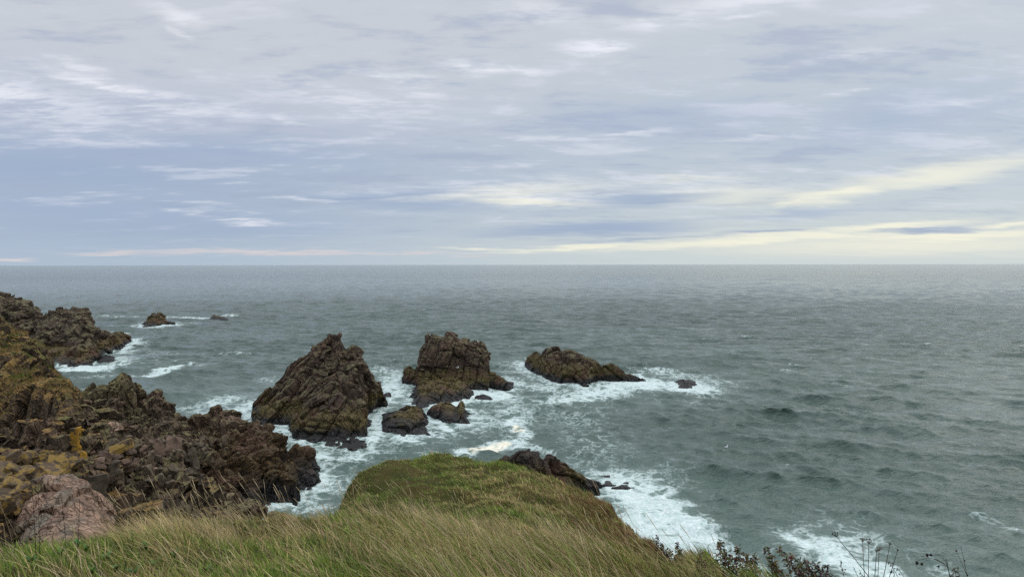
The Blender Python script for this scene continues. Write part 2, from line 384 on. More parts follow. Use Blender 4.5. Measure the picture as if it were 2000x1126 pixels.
# tall blocky stack with platform
add_rock('sea_stack', 'tall blocky sea stack with sheer sides on a low brown rock platform', 'sea stack', [
    dict(top=[(815, 730), (816, 700), (818, 690), (821, 682), (828, 672), (832, 668), (834, 653), (845, 650), (858, 653), (866, 652), (872, 648), (882, 650), (888, 655), (895, 662), (908, 661), (920, 665), (938, 667), (946, 671), (951, 680), (953, 700), (954, 735)],
         Y=119, front=5.5, zlo=2.6, p=6, back=4),
    dict(top=[(784, 746), (787, 724), (798, 714), (810, 717), (817, 730), (830, 735), (950, 725), (962, 728), (975, 733), (985, 740), (1004, 749)], Y=[(784, 119), (817, 121), (940, 121), (962, 117), (1004, 115.5)],
         base=[(784, 750), (800, 753), (825, 758), (870, 760), (910, 755), (940, 755), (975, 760), (990, 762), (1003, 758)], p=3.5, back=3),
    dict(top=[(778, 800), (786, 788), (800, 770), (812, 760), (820, 748), (860, 740), (890, 742), (905, 748), (918, 758), (928, 772)], Y=110,
         base=[(778, 806), (800, 808), (825, 800), (850, 791), (880, 783), (905, 779), (928, 774)], p=2.4, back=5)],
    .13, M_STACK, weed=1.4, cell=(.9, .9, 1.6), rotv=(.1, -.15, .2), seed=5, amp=.62, jag=.6, group='sea stacks in the bay')

add_rock('sea_rock', 'rounded dark weedy rock awash directly in front of the platform', 'rock', [
    dict(top=[(741, 832), (746, 816), (758, 806), (775, 801), (790, 799), (800, 794), (815, 797), (826, 806), (836, 820), (842, 832), (850, 850)], Y=91, base=[(741, 835), (750, 850), (770, 853), (785, 858), (800, 848), (830, 846), (850, 852)], p=2.4, back=4)],
    .13, M_DARK if 0 else M_STACK, weed=1.2, seed=7, amp=.7, group='low rocks awash off the stacks')
add_rock('sea_rock', 'low weedy rock with one small pointed horn beside the white channel', 'rock', [
    dict(top=[(832, 807), (842, 795), (855, 789), (868, 786), (880, 791), (890, 797), (896, 792), (899, 783), (904, 791), (912, 806), (922, 817), (933, 826)], Y=94, base=[(832, 808), (850, 818), (875, 828), (905, 831), (933, 828)], p=2.2, back=2.5)],
    .13, M_STACK, weed=1.2, seed=9, amp=.55, group='low rocks awash off the stacks')
for lab, tp, Y in (('thin dark ledge breaking the surf right of the low shelf', [(925, 776), (933, 771), (945, 770), (958, 774), (966, 779)], 106),
                   ('small black fragment off the right shoulder of the jagged stack', [(748, 773), (754, 766), (760, 765), (764, 771)], 108)):
    add_rock('sea_rock', lab, 'rock', [dict(top=tp, Y=Y, front=2, back=1.5, p=2)], .13, M_DARK, seed=Y, amp=.4, group='low rocks awash off the stacks')

# long island
add_rock('rock_island', 'long low brown rock island tapering into surf on its right', 'rock island', [
    dict(top=[(1024, 715), (1032, 700), (1042, 690), (1052, 687), (1062, 684), (1066, 680), (1080, 681), (1095, 683), (1108, 685), (1118, 686), (1128, 691), (1140, 700), (1155, 706), (1172, 713), (1185, 712), (1198, 711), (1208, 713), (1215, 719), (1224, 724), (1229, 738)],
         Y=[(1024, 141), (1045, 136), (1066, 132), (1110, 126), (1160, 122), (1229, 121)],
         base=[(1024, 717), (1045, 730), (1070, 742), (1100, 750), (1125, 750), (1142, 757), (1165, 744), (1195, 740), (1222, 747), (1229, 742)], p=2.4, back=3.5),
    dict(top=[(1222, 733), (1230, 725), (1240, 727), (1252, 732), (1265, 741)], Y=121, base=[(1222, 742), (1265, 743)], p=2, back=1.6)],
    .14, M_STACK, weed=1.3, cell=(1.2, .8, 3.2), rotv=(.1, .95, .2), seed=12, amp=.85, jag=.8)
add_rock('sea_rock', 'low black slab with breaking surf, alone right of the long island', 'rock', [
    dict(top=[(1314, 749), (1325, 743), (1335, 741), (1348, 742), (1358, 745), (1366, 749)], Y=119, front=2.4, back=2, p=2),
    dict(top=[(1320, 757), (1330, 750), (1345, 749), (1352, 754)], Y=115.5, front=1.3, back=1.5, p=2)], .13, M_DARK, seed=14, amp=.4)

# dark rock beyond the knoll
add_rock('rock_outcrop', 'dark brown craggy outcrop showing behind the right end of the grassy knoll', 'outcrop', [
    dict(top=[(965, 905), (982, 898), (998, 891), (1008, 887), (1022, 885), (1034, 890), (1048, 894), (1060, 893), (1068, 887), (1080, 889), (1095, 897), (1110, 906), (1125, 914), (1140, 926), (1155, 935), (1172, 940), (1178, 947)], Y=61, base=[(965, 985), (1100, 985), (1150, 965), (1178, 950)], p=1.6, back=3)],
    .12, M_DARK, seed=16, amp=.8, cell=(.9, .8, 2.), rotv=(.2, .8, .2))
for k, (a, b, c, d, Y) in enumerate(((1176, 1196, 933, 941, 67), (1202, 1232, 936, 946, 66.5), (1252, 1262, 1017, 1021, 54), (1242, 1249, 1012, 1017, 55), (1610, 1622, 1073, 1079, 49.5))):
    lab = ['small wet black rock in the surf at the foot of the dark outcrop', 'wider wet black ledge in the surf right of the dark outcrop', 'tiny black rock tip in white surf below the brown flank', 'tiniest black rock tip next to the brown flank', 'small dark rock under the foam streak at lower right'][k]
    add_rock('sea_rock', lab, 'rock', [dict(top=[(a - 9, d + 5), (a, d), (a * .6 + b * .4, max(c, d - 4)), (a * .2 + b * .8, (c + d) / 2), (b, d), (b + 9, d + 5)], Y=float(sea_y(d)) + .9, front=1.6, back=1.4, p=1.4)], .08, M_DARK, seed=40 + k, amp=.1, jag=0., rough=.2, cell=(.6, .6, .4), group='rock tips in the surf')

# far headland
add_rock('headland', 'far brown headland with green capped top at the left edge of the bay', 'headland', [
    dict(top=[(-260, 548), (-100, 562), (0, 574), (16, 577), (20, 583), (40, 590), (58, 596), (72, 602), (77, 612), (80, 622), (90, 640), (110, 680)], Y=178, front=24, zlo=0, p=2.2, back=20)],
    .34, M_FAR, seed=20, amp=1.5, cell=(2., 2., 1.6), rotv=(.1, .1, .3))
add_rock('headland', 'flat topped rocky promontory running down to a surf washed point', 'headland', [
    dict(top=[(70, 640), (80, 622), (95, 617), (114, 612), (120, 605), (132, 602), (147, 600), (165, 601), (174, 606), (179, 622), (182, 643), (190, 650)], Y=167, front=17, zlo=3., p=3, back=8),
    dict(top=[(60, 660), (100, 648), (180, 640), (195, 645), (203, 645), (215, 650), (222, 649), (232, 654), (244, 652), (252, 657), (259, 666)], Y=[(60, 160), (180, 168), (220, 177), (259, 184)],
         base=[(60, 712), (110, 714), (150, 717), (180, 715), (190, 698), (215, 688), (240, 677), (247, 671), (259, 668)], p=2.2, back=5)],
    .26, M_FAR, weed=1.6, seed=22, amp=1.1, cell=(1.6, 1.4, 1.6), rotv=(.1, .15, .3))
add_rock('sea_rock', 'dark low rock ringed by foam just off the promontory', 'rock', [
    dict(top=[(184, 706), (192, 699), (205, 693), (215, 693), (226, 699), (232, 705)], Y=150, front=4, back=3, p=2)], .2, M_DARK, seed=24, amp=.6, group='far rocks off the promontory')
add_rock('sea_rock', 'tiny dark rock in surf under the tip of the promontory', 'rock', [
    dict(top=[(226, 685), (233, 679), (240, 683)], Y=165, front=2, back=2, p=2)], .2, M_DARK, seed=25, amp=.4, group='far rocks off the promontory')
add_rock('rock_islet', 'far pyramid shaped rocky islet with foam line at its foot', 'islet', [
    dict(top=[(277, 636), (282, 628), (290, 621), (298, 616), (307, 612), (316, 614), (325, 621), (334, 627), (342, 632)], Y=238, base=[(277, 637), (300, 637), (342, 633)], back=6, p=1.4)], .3, M_FAR, seed=26, amp=1., group='far rocks off the promontory')
add_rock('rock_islet', 'tiny jagged far rock almost awash in a white foam streak', 'islet', [
    dict(top=[(406, 622), (412, 618), (416, 615), (418, 612), (422, 616), (430, 616), (440, 618), (446, 622)], Y=262, front=4, back=2, p=2)], .2, M_DARK, seed=27, amp=.15, group='far rocks off the promontory')

# ---------------------------------------------------------------- left shore
CTRL = [(-250, 1000, 20), (-100, 960, 25), (0, 1000, 20), (20, 1110, 16), (230, 1110, 16), (330, 1080, 18), (-10, 960, 25), (130, 1010, 24), (270, 985, 25), (-150, 900, 34),
        (0, 885, 34), (100, 885, 35), (200, 885, 38), (300, 888, 44), (400, 905, 52), (-150, 850, 45), (0, 855, 44), (75, 855, 46), (150, 842, 50), (200, 828, 56), (300, 845, 57),
        (250, 920, 34), (300, 935, 40), (400, 945, 50), (350, 985, 37), (430, 985, 47), (460, 925, 57), (360, 850, 62), (420, 860, 64), (480, 880, 66), (540, 905, 66), (590, 925, 66),
        (520, 945, 62), (470, 970, 56), (320, 1040, 25), (400, 1060, 28)]
SEAP = [(630, 945, -1.2), (520, 992, -1.2), (560, 990, -2), (500, 1010, -1.5), (640, 910, -2), (470, 1035, -1.5), (520, 1050, -2), (600, 1040, -2), (430, 1075, -1)]
cp = [at(*c) for c in CTRL]
for px, py, z in SEAP:
    dx, dy, dz = ray(px, py); k = -CAMH / dz; cp.append((dx * k, dy * k, z))
cp = np.array(cp)
def tps(P):
    d = np.hypot(P[:, 0, None] - cp[None, :, 0], P[:, 1, None] - cp[None, :, 1]); return d ** 2 * np.log(d + 1e-6)
n_ = len(cp); A = np.zeros((n_ + 3, n_ + 3)); A[:n_, :n_] = tps(cp) + 8. * np.eye(n_); A[:n_, n_:] = np.c_[np.ones(n_), cp[:, :2]]; A[n_:, :n_] = A[:n_, n_:].T
wt = np.linalg.solve(A, np.r_[cp[:, 2], 0, 0, 0])
YLIM = [(-400, 60), (140, 60), (155, 63), (260, 68), (360, 70), (520, 73), (600, 71), (640, 66)]
def shore_h(X, Y):
    P = np.stack([X.ravel(), Y.ravel()], 1); r = np.empty(len(P))
    for i in range(0, len(P), 20000):
        q = P[i:i + 20000]; r[i:i + 20000] = tps(q) @ wt[:n_] + wt[n_] + q @ wt[n_ + 1:]
    h = r.reshape(X.shape); px = col_px(X, Y, 6.)
    e = Y - poly(YLIM, px)
    Pn = np.stack([(X.ravel() + Y.ravel() * .55) * .42, (Y.ravel() - X.ravel() * .4) * .10, X.ravel() * 0 + 2.2], 1)
    rid = (1 - np.abs(vnoise(Pn, 60))) ** 2.5 * 1.5 + (1 - np.abs(vnoise(Pn * 2.3, 61))) ** 2 * .6 - .9
    h = h + rid.reshape(h.shape) * sstep(26, 34, Y) * sstep(1.5, 4, h)
    h = h - 1.8 * sstep(-20, 20, px) * sstep(275, 235, px) * sstep(10, 13, Y) * sstep(24, 22, Y)
    return np.where(e > -3, h - (np.clip(e + 3, 0, 9) ** 1.6) * .8, h)
def clip_h(lo):   # shore terrain piece
    return lambda X, Y, h: np.maximum(h, shore_h(X, Y))

V, Fc = build_rock(lambda X, Y: shore_h(X, Y), -38, -14, 14, 76, .16, seed=30, amp=.95, cell=(.6, .9, 2.3), rotv=(.3, -.5, .3), jag=1.2)
V2, Fc2 = build_rock(lambda X, Y: np.where(X < -14.05, -9, shore_h(X, Y)), -14.1, -3, 14, 76, .14, seed=30, amp=.85, cell=(.6, .9, 2.3), rotv=(.3, -.5, .3), jag=1.2)
VS = np.concatenate([V, V2]); FS = np.concatenate([Fc, Fc2 + len(V)])
cen = VS[FS].mean(1); pxs, _ = proj(cen[:, 0], cen[:, 1], cen[:, 2])
lowm = (cen[:, 2] + .6 * vnoise(cen * .6, 3) < 2.6)
u, ff = sub(VS, FS, ~lowm); o = mesh_np('rocky_shore', VS[u], ff, mat=M_SHORE); tag(o, kind='structure')
u, ff = sub(VS, FS, lowm)
if len(ff):
    o = mesh_np('seaweed', VS[u], ff, mat=M_SHORE); tag(o, 'brown seaweed carpet over the low wave-washed point at left', 'seaweed', kind='stuff')
WATERLINE.append(VS[np.abs(VS[:, 2]) < .35][::3, :2])
shore_bvh = BVHTree.FromPolygons([tuple(v) for v in VS], [tuple(int(i) for i in f) for f in FS])

add_rock('sea_cliff', 'steep left cliff with heathery slope above orange-spotted slabs', 'cliff', [
    dict(top=[(-420, 560), (-150, 610), (0, 640), (30, 645), (55, 651), (72, 662), (78, 676), (90, 694), (100, 705), (112, 714), (124, 726), (131, 742), (138, 757), (143, 780), (146, 805), (149, 850)],
         Y=[(-420, 60), (60, 60), (149, 56)], front=15, zlo=7.6, p=1.5, back=6),
    dict(top=[(-300, 760), (20, 770), (60, 745), (100, 730), (128, 742), (138, 765), (144, 800), (149, 850)], Y=51, front=3.5, zlo=7.4, p=5, back=6)],
    .15, M_CLIFF, seed=33, amp=.7, cell=(.8, .9, 3.6), rotv=(.2, -.12, .2), jag=1.0, zb=5.)
add_rock('rock_outcrop', 'upright slatted rock fin rising to a square tip beside the left cliff', 'outcrop', [
    dict(top=[(148, 785), (152, 772), (165, 760), (176, 752), (188, 752), (200, 748), (212, 747), (226, 742), (234, 740), (236, 735), (246, 732), (256, 736), (258, 746), (264, 752), (268, 768), (269, 800)], Y=66, front=3.6, zlo=6.6, p=6, back=3)],
    .12, M_FIN, seed=35, amp=.6, cell=(.4, .9, 4.2), rotv=(.12, -.06, .15), jag=.9, zb=4.)
add_rock('rock_outcrop', 'broken reddish brown crag stepping down right of the slatted fin', 'outcrop', [
    dict(top=[(264, 785), (270, 778), (282, 772), (292, 771), (298, 764), (304, 767), (308, 777), (318, 781), (326, 788), (334, 798), (340, 806), (350, 812), (356, 824), (362, 845)], Y=68, front=6, zlo=5., p=2.6, back=3)],
    .13, M_SHORE, seed=36, amp=.8, cell=(.6, .8, 2.8), rotv=(.3, -.5, .3), zb=2.)
add_rock('rock_outcrop', 'dark craggy ridge of broken points above the weed covered ledge', 'outcrop', [
    dict(top=[(352, 835), (362, 815), (374, 808), (386, 804), (394, 812), (404, 806), (414, 802), (422, 797), (436, 798), (448, 803), (458, 809), (466, 820), (478, 828), (484, 826), (492, 830), (502, 826), (512, 836), (519, 826), (524, 840), (530, 856), (544, 864), (552, 872), (565, 880), (578, 890)], Y=[(352, 70), (470, 71), (578, 69)], front=9, zlo=1.8, p=2.4, back=3),
    dict(top=[(520, 900), (540, 880), (580, 888), (600, 890), (612, 902), (620, 920), (624, 938)], Y=68, base=[(520, 985), (560, 965), (600, 958), (624, 942)], p=3, back=3)],
    .13, M_SHORE, seed=37, amp=.8, cell=(.65, .9, 2.8), rotv=(.25, -.35, .3), zb=-1.5)
add_rock('rock_slab', 'bare rounded pink granite slab just beyond the grass at lower left', 'rock slab', [
    dict(top=[(-5, 1035), (15, 1000), (45, 965), (70, 945), (100, 932), (140, 929), (170, 934), (195, 950), (215, 972), (235, 995), (255, 1030)], Y=24, front=10, zlo=10., p=1.5, back=2.)],
    .07, M_PINK, seed=38, amp=.3, cell=(1.1, .9, 1.8), rotv=(.2, .6, .2), rough=.8, zb=7.)
add_rock('rock_slab', 'small cracked pink rock dome by the orange lichen, below the fin', 'rock slab', [
    dict(top=[(180, 850), (186, 834), (196, 828), (210, 828), (222, 834), (230, 846), (234, 865)], Y=49, front=4, zlo=6.5, p=2, back=2)],
    .09, M_PINK, seed=39, amp=.35, cell=(.5, .5, .9), rotv=(.2, .6, .2), zb=5.5)

# ---------------------------------------------------------------- boulders
def block_mesh(seed, dims, cuts=7, rough=.05):
    """an angular stone: a box cut by random planes, then worn"""
    import bmesh
    r = random.Random(seed); bm = bmesh.new(); bmesh.ops.create_cube(bm, size=1.0)
    for v in bm.verts: v.co = Vector((v.co.x * dims[0], v.co.y * dims[1], v.co.z * dims[2])) + Vector([r.uniform(-.12, .12) * min(dims) for _ in range(3)])
    for k in range(cuts):
        n = Vector((r.gauss(0, 1), r.gauss(0, 1), r.gauss(0, 1))).normalized()
        s = sum(abs(n[i]) * dims[i] * .5 for i in range(3)) * r.uniform(.62, .85)
        g = bm.verts[:] + bm.edges[:] + bm.faces[:]
        res = bmesh.ops.bisect_plane(bm, geom=g, plane_co=n * s, plane_no=n, clear_outer=True)
        eds = [e for e in res['geom_cut'] if isinstance(e, bmesh.types.BMEdge)]
        if len(eds) > 2: bmesh.ops.contextual_create(bm, geom=eds)
    bmesh.ops.bevel(bm, geom=bm.edges[:], offset=min(dims) * .035, segments=1, affect='EDGES')
    bmesh.ops.triangulate(bm, faces=bm.faces[:])
    bmesh.ops.subdivide_edges(bm, edges=bm.edges[:], cuts=2, use_grid_fill=True)
    for v in bm.verts: v.co += v.co.normalized() * mnoise.noise(v.co * 2.2 / max(.3, min(dims)) + Vector((seed, 0, 0))) * rough * min(dims) * 2
    me = bpy.data.meshes.new('boulder'); bm.to_mesh(me); bm.free()
    me.polygons.foreach_set('use_smooth', [False] * len(me.polygons)); return me
BL = {}
for key, mt, shapes in (('ochre', M_BOCHRE, [(1.3, .9, .5), (1.1, 1., .45), (1.5, .8, .4), (.9, .8, .6), (1.2, .7, .6)]),
                        ('grey', M_BGREY, [(.6, .7, 1.4), (.7, .6, 1.2), (.5, .6, 1.5), (.9, .7, .8), (.6, .8, 1.1)]),
                        ('pink', M_BPINK, [(.8, .7, .9), (.6, .7, 1.3), (.9, .8, .6)]),
                        ('orange', M_BORANGE, [(.45, .3, 1.3), (.7, .35, .8)])):
    BL[key] = []
    for i, d in enumerate(shapes):
        me = block_mesh(100 + i + len(key) * 13, d); me.materials.append(mt); BL[key].append(me)
def drop(px, py):
    """where the view line through a photo position meets the shore"""
    dx, dy, dz = ray(px, py); h = shore_bvh.ray_cast(Vector((0, 0, CAMH)), Vector((dx, dy, dz)).normalized(), 200)
    return h[0]
def boulder(key, px, py, size, rot, label, group, sink=.25, rnd=random):
    p = drop(px, py)
    if p is None or p.z < .6: return None
    me = rnd.choice(BL[key]); o = bpy.data.objects.new('boulder', me); COL.objects.link(o)
    o.scale = [size * rnd.uniform(.85, 1.15) for _ in range(3)]; o.rotation_euler = rot; o.location = p + Vector((0, 0, size * (.5 - sink) * .5))
    tag(o, label, 'boulder', group); return o
rr = random.Random(5)
def scatter(key, n, box, size, tilt, label, group, cond=lambda x, y: True):
    k = 0; tries = 0
    while k < n and tries < n * 12:
        tries += 1; px, py = rr.uniform(box[0], box[2]), rr.uniform(box[1], box[3])
        if not cond(px, py): continue
        s = rr.uniform(*size) * (1.3 if rr.random() < .15 else 1)
        rot = (rr.gauss(tilt[0], .3), rr.gauss(tilt[1], .25), rr.uniform(0, 6.28) if tilt[2] is None else rr.gauss(tilt[2], .5))
        if boulder(key, px, py, s, rot, label, group, rnd=rr): k += 1
scatter('ochre', 95, (-20, 885, 135, 1000), (.35, .85), (.1, .15, None), 'flat ochre lichen covered boulder in the scree at the left edge', 'ochre boulders in the scree at left', lambda x, y: y < 935 or x < 60 - (y - 935) * .6)
scatter('grey', 50, (215, 858, 410, 950), (.28, .72), (.15, .5, .2), 'upright grey-brown angular block in the broken slope below the crags', 'upright blocks on the broken slope', lambda x, y: y > 830 + (x - 235) * .1)
scatter('pink', 45, (120, 880, 310, 955), (.22, .55), (.1, .5, None), 'small pinkish block in the rubble above the granite slab', 'pinkish rubble above the granite slab', lambda x, y: y < 900 + (x - 100) * .3)
scatter('grey', 18, (330, 845, 500, 905), (.3, .65), (.1, .4, None), 'dull grey block fallen under the dark craggy ridge', 'blocks fallen under the dark ridge')
for k, (px, py, s, key, lab) in enumerate((
        (146, 858, .8, 'orange', 'tallest upright slab of bright orange lichen beside the left cliff'),
        (159, 850, .75, 'orange', 'leaning bright orange lichen slab, right of the upright one'),
        (150, 884, .7, 'orange', 'lower bright orange lichen block under the pair of orange slabs'),
        (158, 895, .55, 'orange', 'small orange lichen stone under the orange slabs'),
        (187, 958, .95, 'grey', 'block with a yellow lichen cap beside the pink granite slab'),
        (340, 878, 1.35, 'pink', 'large pale pink-faced block amid the broken slope'),
        (305, 880, 1.0, 'pink', 'pale square block left of the large pink-faced block'),
        (372, 905, 1.3, 'grey', 'rounded grey-brown block at the right end of the broken slope'),
        (290, 928, .8, 'grey', 'pale pointed block at the foot of the broken slope'),
        (238, 880, 1.05, 'ochre', 'yellowish cap block over the leaning slabs'))):
    b = boulder(key, px, py, s, (.1, .35 if key != 'orange' else .15 + .2 * (k % 2), .4 * k), lab, 'singled out boulders of the left shore', sink=.05, rnd=rr)

# ---------------------------------------------------------------- grassy headland
ME = [(640, 1060, 19), (655, 1010, 19), (668, 975, 19), (685, 955, 20), (700, 938, 20), (725, 917, 21), (750, 904, 22), (775, 895, 22.5), (800, 891, 23), (850, 894, 23), (980, 902, 22), (1030, 911, 21.5), (1080, 930, 21), (1160, 958, 20), (1200, 996, 17), (1250, 1043, 14), (1310, 1093, 11), (1400, 1126, 6.5), (1480, 1158, 4.2), (1600, 1205, 3.8), (2400, 1330, 3.4)]
NE = [(-400, 1080, 6.3), (0, 1078, 6.5), (100, 1075, 6.5), (200, 1054, 7), (330, 1034, 7.5), (500, 1018, 8), (640, 1010, 8), (760, 1008, 8), (900, 1016, 7.5), (1000, 1040, 7), (1150, 1085, 6), (1300, 1125, 5), (1400, 1142, 5), (1500, 1180, 4), (1600, 1215, 3.7), (2400, 1330, 3.4)]
def edge_layer(X, Y, E, sag, drop_):
    px = col_px(X, Y, 17.); py = poly(E, px, 1); d = poly(E, px, 2)
    v = (CY - py) / F; ze = CAMH + (-ST + v * CT) / (CT + v * ST) * d
    t_ = np.clip((Y - 1.5) / (d - 1.5), 0, 1)
    z = 18.42 + (ze - 18.42) * t_ - sag * np.sin(np.pi * t_) * np.clip((d - 8) / 8, 0, 1)
    # rounds over the lip, then falls away
    e = np.clip(Y - d, 0, None)
    lip = .35 * e + np.clip(e - .4, 0, None) * drop_
    return z - lip
def ground(X, Y, fine=True):
    a = edge_layer(X, Y, NE, 0, 1.25); b = edge_layer(X, Y, ME, .75, 1.1)
    b = np.where(col_px(X, Y, 17.) < 640, -6, b)
    h = np.maximum(a, b)
    k = .35; h = np.where(np.abs(a - b) < k, h + (k - np.abs(a - b)) ** 2 / (4 * k), h)
    if fine:
        P = np.stack([X.ravel(), Y.ravel(), np.zeros(X.size)], 1)
        w = np.clip(Y.ravel() / 15, .25, 1)
        h = h + ((fbm(P * .55, 3, 50) * .42 + fbm(P * 2.2, 3, 51) * .17) * w).reshape(X.shape)
    return h
# the lip drops to the sea: sheet over the headland, denser near the camera
ys = np.concatenate([np.linspace(.6, 12, 190), np.linspace(12.08, 27, 170), np.linspace(27.2, 40, 30)])
xs = np.concatenate([np.linspace(-22, -7, 80, endpoint=False), np.linspace(-7, 7, 230, endpoint=False), np.linspace(7, 12, 30)])
X, Y = np.meshgrid(xs, ys); Z = np.maximum(ground(X, Y), -1.5)
i = np.arange(X.size).reshape(X.shape); Q = np.stack([i[:-1, :-1].ravel(), i[:-1, 1:].ravel(), i[1:, 1:].ravel(), i[1:, :-1].ravel()], 1)
VG = np.stack([X, Y, Z], -1).reshape(-1, 3)
o = mesh_np('ground', VG, Q, mat=M_SOIL, smooth=True); tag(o, kind='structure')

STRAW = np.array((.46, .35, .16)); PALE = np.array((.62, .50, .30)); GRN = np.array((.175, .245, .034)); DGR = np.array((.06, .11, .02)); BRN = np.array((.19, .115, .05)); OLV = np.array((.28, .275, .08))
def blades(name, B, H, az, lean, curl, wid, colr, mat, seg=3, label=None, kind='stuff', cat=None):
    """ribbon blades: base points, heights, lean direction, lean and curl"""
    n = len(B); D = np.stack([np.cos(az), np.sin(az), np.zeros(n)], 1)
    fa = RNG.uniform(0, np.pi, n); S = np.stack([np.cos(fa), np.sin(fa), np.zeros(n)], 1)
    rows = []
    for k in range(seg + 1):
        s = k / seg; ang = lean + curl * s
        off = D * (H * (np.sin(lean + curl * s * .5) * s))[:, None]; off[:, 2] = H * np.cos(lean + curl * s * .5) * s
        w = wid * (1 - s) ** .7 * (.5 if k == 0 else 1) * .5
        c = B + off
        if k < seg: rows += [c - S * w[:, None], c + S * w[:, None]]
        else: rows.append(c)
    R = len(rows); V = np.stack(rows, 1).reshape(-1, 3); b = np.arange(n) * R
    Q = np.concatenate([np.stack([b + 2 * k, b + 2 * k + 1, b + 2 * k + 3, b + 2 * k + 2], 1) for k in range(seg - 1)]) if seg > 1 else None
    T = np.stack([b + 2 * (seg - 1), b + 2 * (seg - 1) + 1, b + 2 * seg], 1)
    shade = np.linspace(1, 1.0, R)
    C = (colr[:, None, :] * shade[None, :, None]).reshape(-1, 3)
    return mesh_np(name, V, Q, T, mat=mat, attrs={'tint': C})
def gpos(n, pxr, dr, pw=1.):
    px = RNG.uniform(*pxr, n); u_ = RNG.random(n); d = (dr[0] ** pw + u_ * (dr[1] ** pw - dr[0] ** pw)) ** (1 / pw)
    x = (px - CX) / F * (d * CT + 3 * ST); return px, x, d
def ledge(px, x, d, over=0.):
    dm = poly(ME, px, 2); dn = poly(NE, px, 2); e = np.where(px > 645, np.maximum(dm, dn), dn)
    return d < e + over
def pnoise(x, y, sc, s, o=3): return fbm(np.stack([x * sc, y * sc, np.full(len(x), 3.3)], 1), o, s)
WIND = math.radians(170)
def patch_colour(x, d, px, n):
    a = pnoise(x, d, .7, 60); b = pnoise(x, d, 2.3, 61); r = RNG.random(n)
    g = a + .6 * b
    green = sstep(-.05, .3, g) ; dry = sstep(.05, .35, -g)
    g = g + .22 * sstep(900, 300, px) - .08; green = sstep(-.05, .3, g); dry = sstep(.05, .35, -g)
    c = OLV[None] * np.ones((n, 1))
    c = np.where((r < .2 + .75 * green)[:, None], GRN[None], c)
    c = np.where((r < .15 * (1 - dry))[:, None], DGR[None], c)
    c = np.where((r > 1 - .12 - .55 * dry)[:, None], STRAW[None], c)
    c = np.where((r > 1 - .04 - .10 * dry)[:, None], BRN[None], c)
    cl2 = 1 + .45 * pnoise(x, d, 3.1, 64)[:, None]
    return c * cl2 * RNG.uniform(.5, 1.5, (n, 1)) * RNG.uniform(.92, 1.08, (n, 3)), g
# near turf
n = 120000; px, x, d = gpos(n, (-260, 2260), (1.9, 9.5), 1.2); k = ledge(px, x, d, .25); px, x, d = px[k], x[k], d[k]; n = len(x)
C, g = patch_colour(x, d, px, n); B = np.stack([x, d, ground(x, d) - .02], 1)
cl = .5 + .5 * pnoise(x, d, 1.6, 63)
blades('grass', B, RNG.uniform(.06, .16, n) * (.45 + 1.3 * cl), WIND + 1.2 * pnoise(x, d, 1.3, 66) + RNG.normal(0, .8, n), RNG.uniform(.1, .6, n), RNG.uniform(.2, 1.3, n), RNG.uniform(.006, .013, n), C, M_GRASS)
tag(bpy.data.objects['grass'], 'short green and straw turf covering the near bank', 'grass', kind='stuff')
# knoll turf
n = 140000; px, x, d = gpos(n, (630, 1500), (7, 24.5), 1.3); k = ledge(px, x, d, .9) & (px > 640); px, x, d = px[k], x[k], d[k]; n = len(x)
C, g = patch_colour(x * .6, d * .6, px, n)
hollow = np.exp(-(((px - 770) / 110) ** 2)) * sstep(10, 13, d) * sstep(23, 19, d)
flank = sstep(.5, .0, 1 - np.clip((px - 950) / 220, 0, 1)) * sstep(6, 9, d)
C = np.where((RNG.random(n) < hollow * .85)[:, None], (GRN * .9)[None] * RNG.uniform(.6, 1.3, (n, 1)), C)
C = np.where((RNG.random(n) < flank * .6)[:, None], (BRN * np.array((1., .9, .8)))[None] * RNG.uniform(.6, 1.4, (n, 1)), C)
B = np.stack([x, d, ground(x, d) - .03], 1)
b2 = blades('grass', B, RNG.uniform(.10, .26, n) * (.45 + 1.2 * (.5 + .5 * pnoise(x, d, 1.1, 67))) * (1 - .45 * hollow) * (.68 + .4 * sstep(900, 1150, px)), WIND + RNG.normal(0, .7, n), RNG.uniform(.2, .8, n), RNG.uniform(.2, 1.2, n), RNG.uniform(.013, .026, n), C, M_GRASS)
tag(b2, 'windswept turf covering the rounded knoll', 'grass', kind='stuff')
# long wind-combed grass
def long_grass(n, boxes, H, name_label, tint_a, tint_b, pa, wid=(.0045, .0095), lean=(.4, .9)):
    P = []; 
    for (a, b, c, e, w) in boxes:
        m_ = int(n * w); px, x, d = gpos(m_, (a, b), (c, e), 1.2)
        # clump
        s = pnoise(x, d, 2.0, 70) + .5 * pnoise(x, d, 6., 71); k = (s > RNG.uniform(-.05, .5, m_)) & ledge(px, x, d, .15)
        P.append(np.stack([x[k], d[k]], 1))
    P = np.concatenate(P); x, d = P.T; n = len(x)
    C = np.where((RNG.random(n) < pa)[:, None], tint_a[None], tint_b[None]) * RNG.uniform(.45, 1.45, (n, 1)) * (1 + .4 * pnoise(x, d, 2.6, 65)[:, None]); C = np.where((RNG.random(n) < .14)[:, None], PALE[None] * .85, C)
    B = np.stack([x, d, ground(x, d) - .02], 1)
    sw = WIND + .8 * pnoise(x, d, .9, 72)
    o = blades('long_grass', B, RNG.uniform(*H, n), sw + RNG.normal(0, .45, n), RNG.uniform(*lean, n), RNG.uniform(.2, .9, n), RNG.uniform(*wid, n), C, M_GRASS, seg=4)
    tag(o, name_label, 'grass', kind='stuff')
long_grass(24000, [(780, 1330, 4.6, 9.5, .55), (1150, 1480, 3.8, 6, .15), (850, 1350, 3., 5, .3)], (.28, .52), 'long windcombed green and straw grass in the middle foreground', STRAW * .9, GRN * .9, .48)
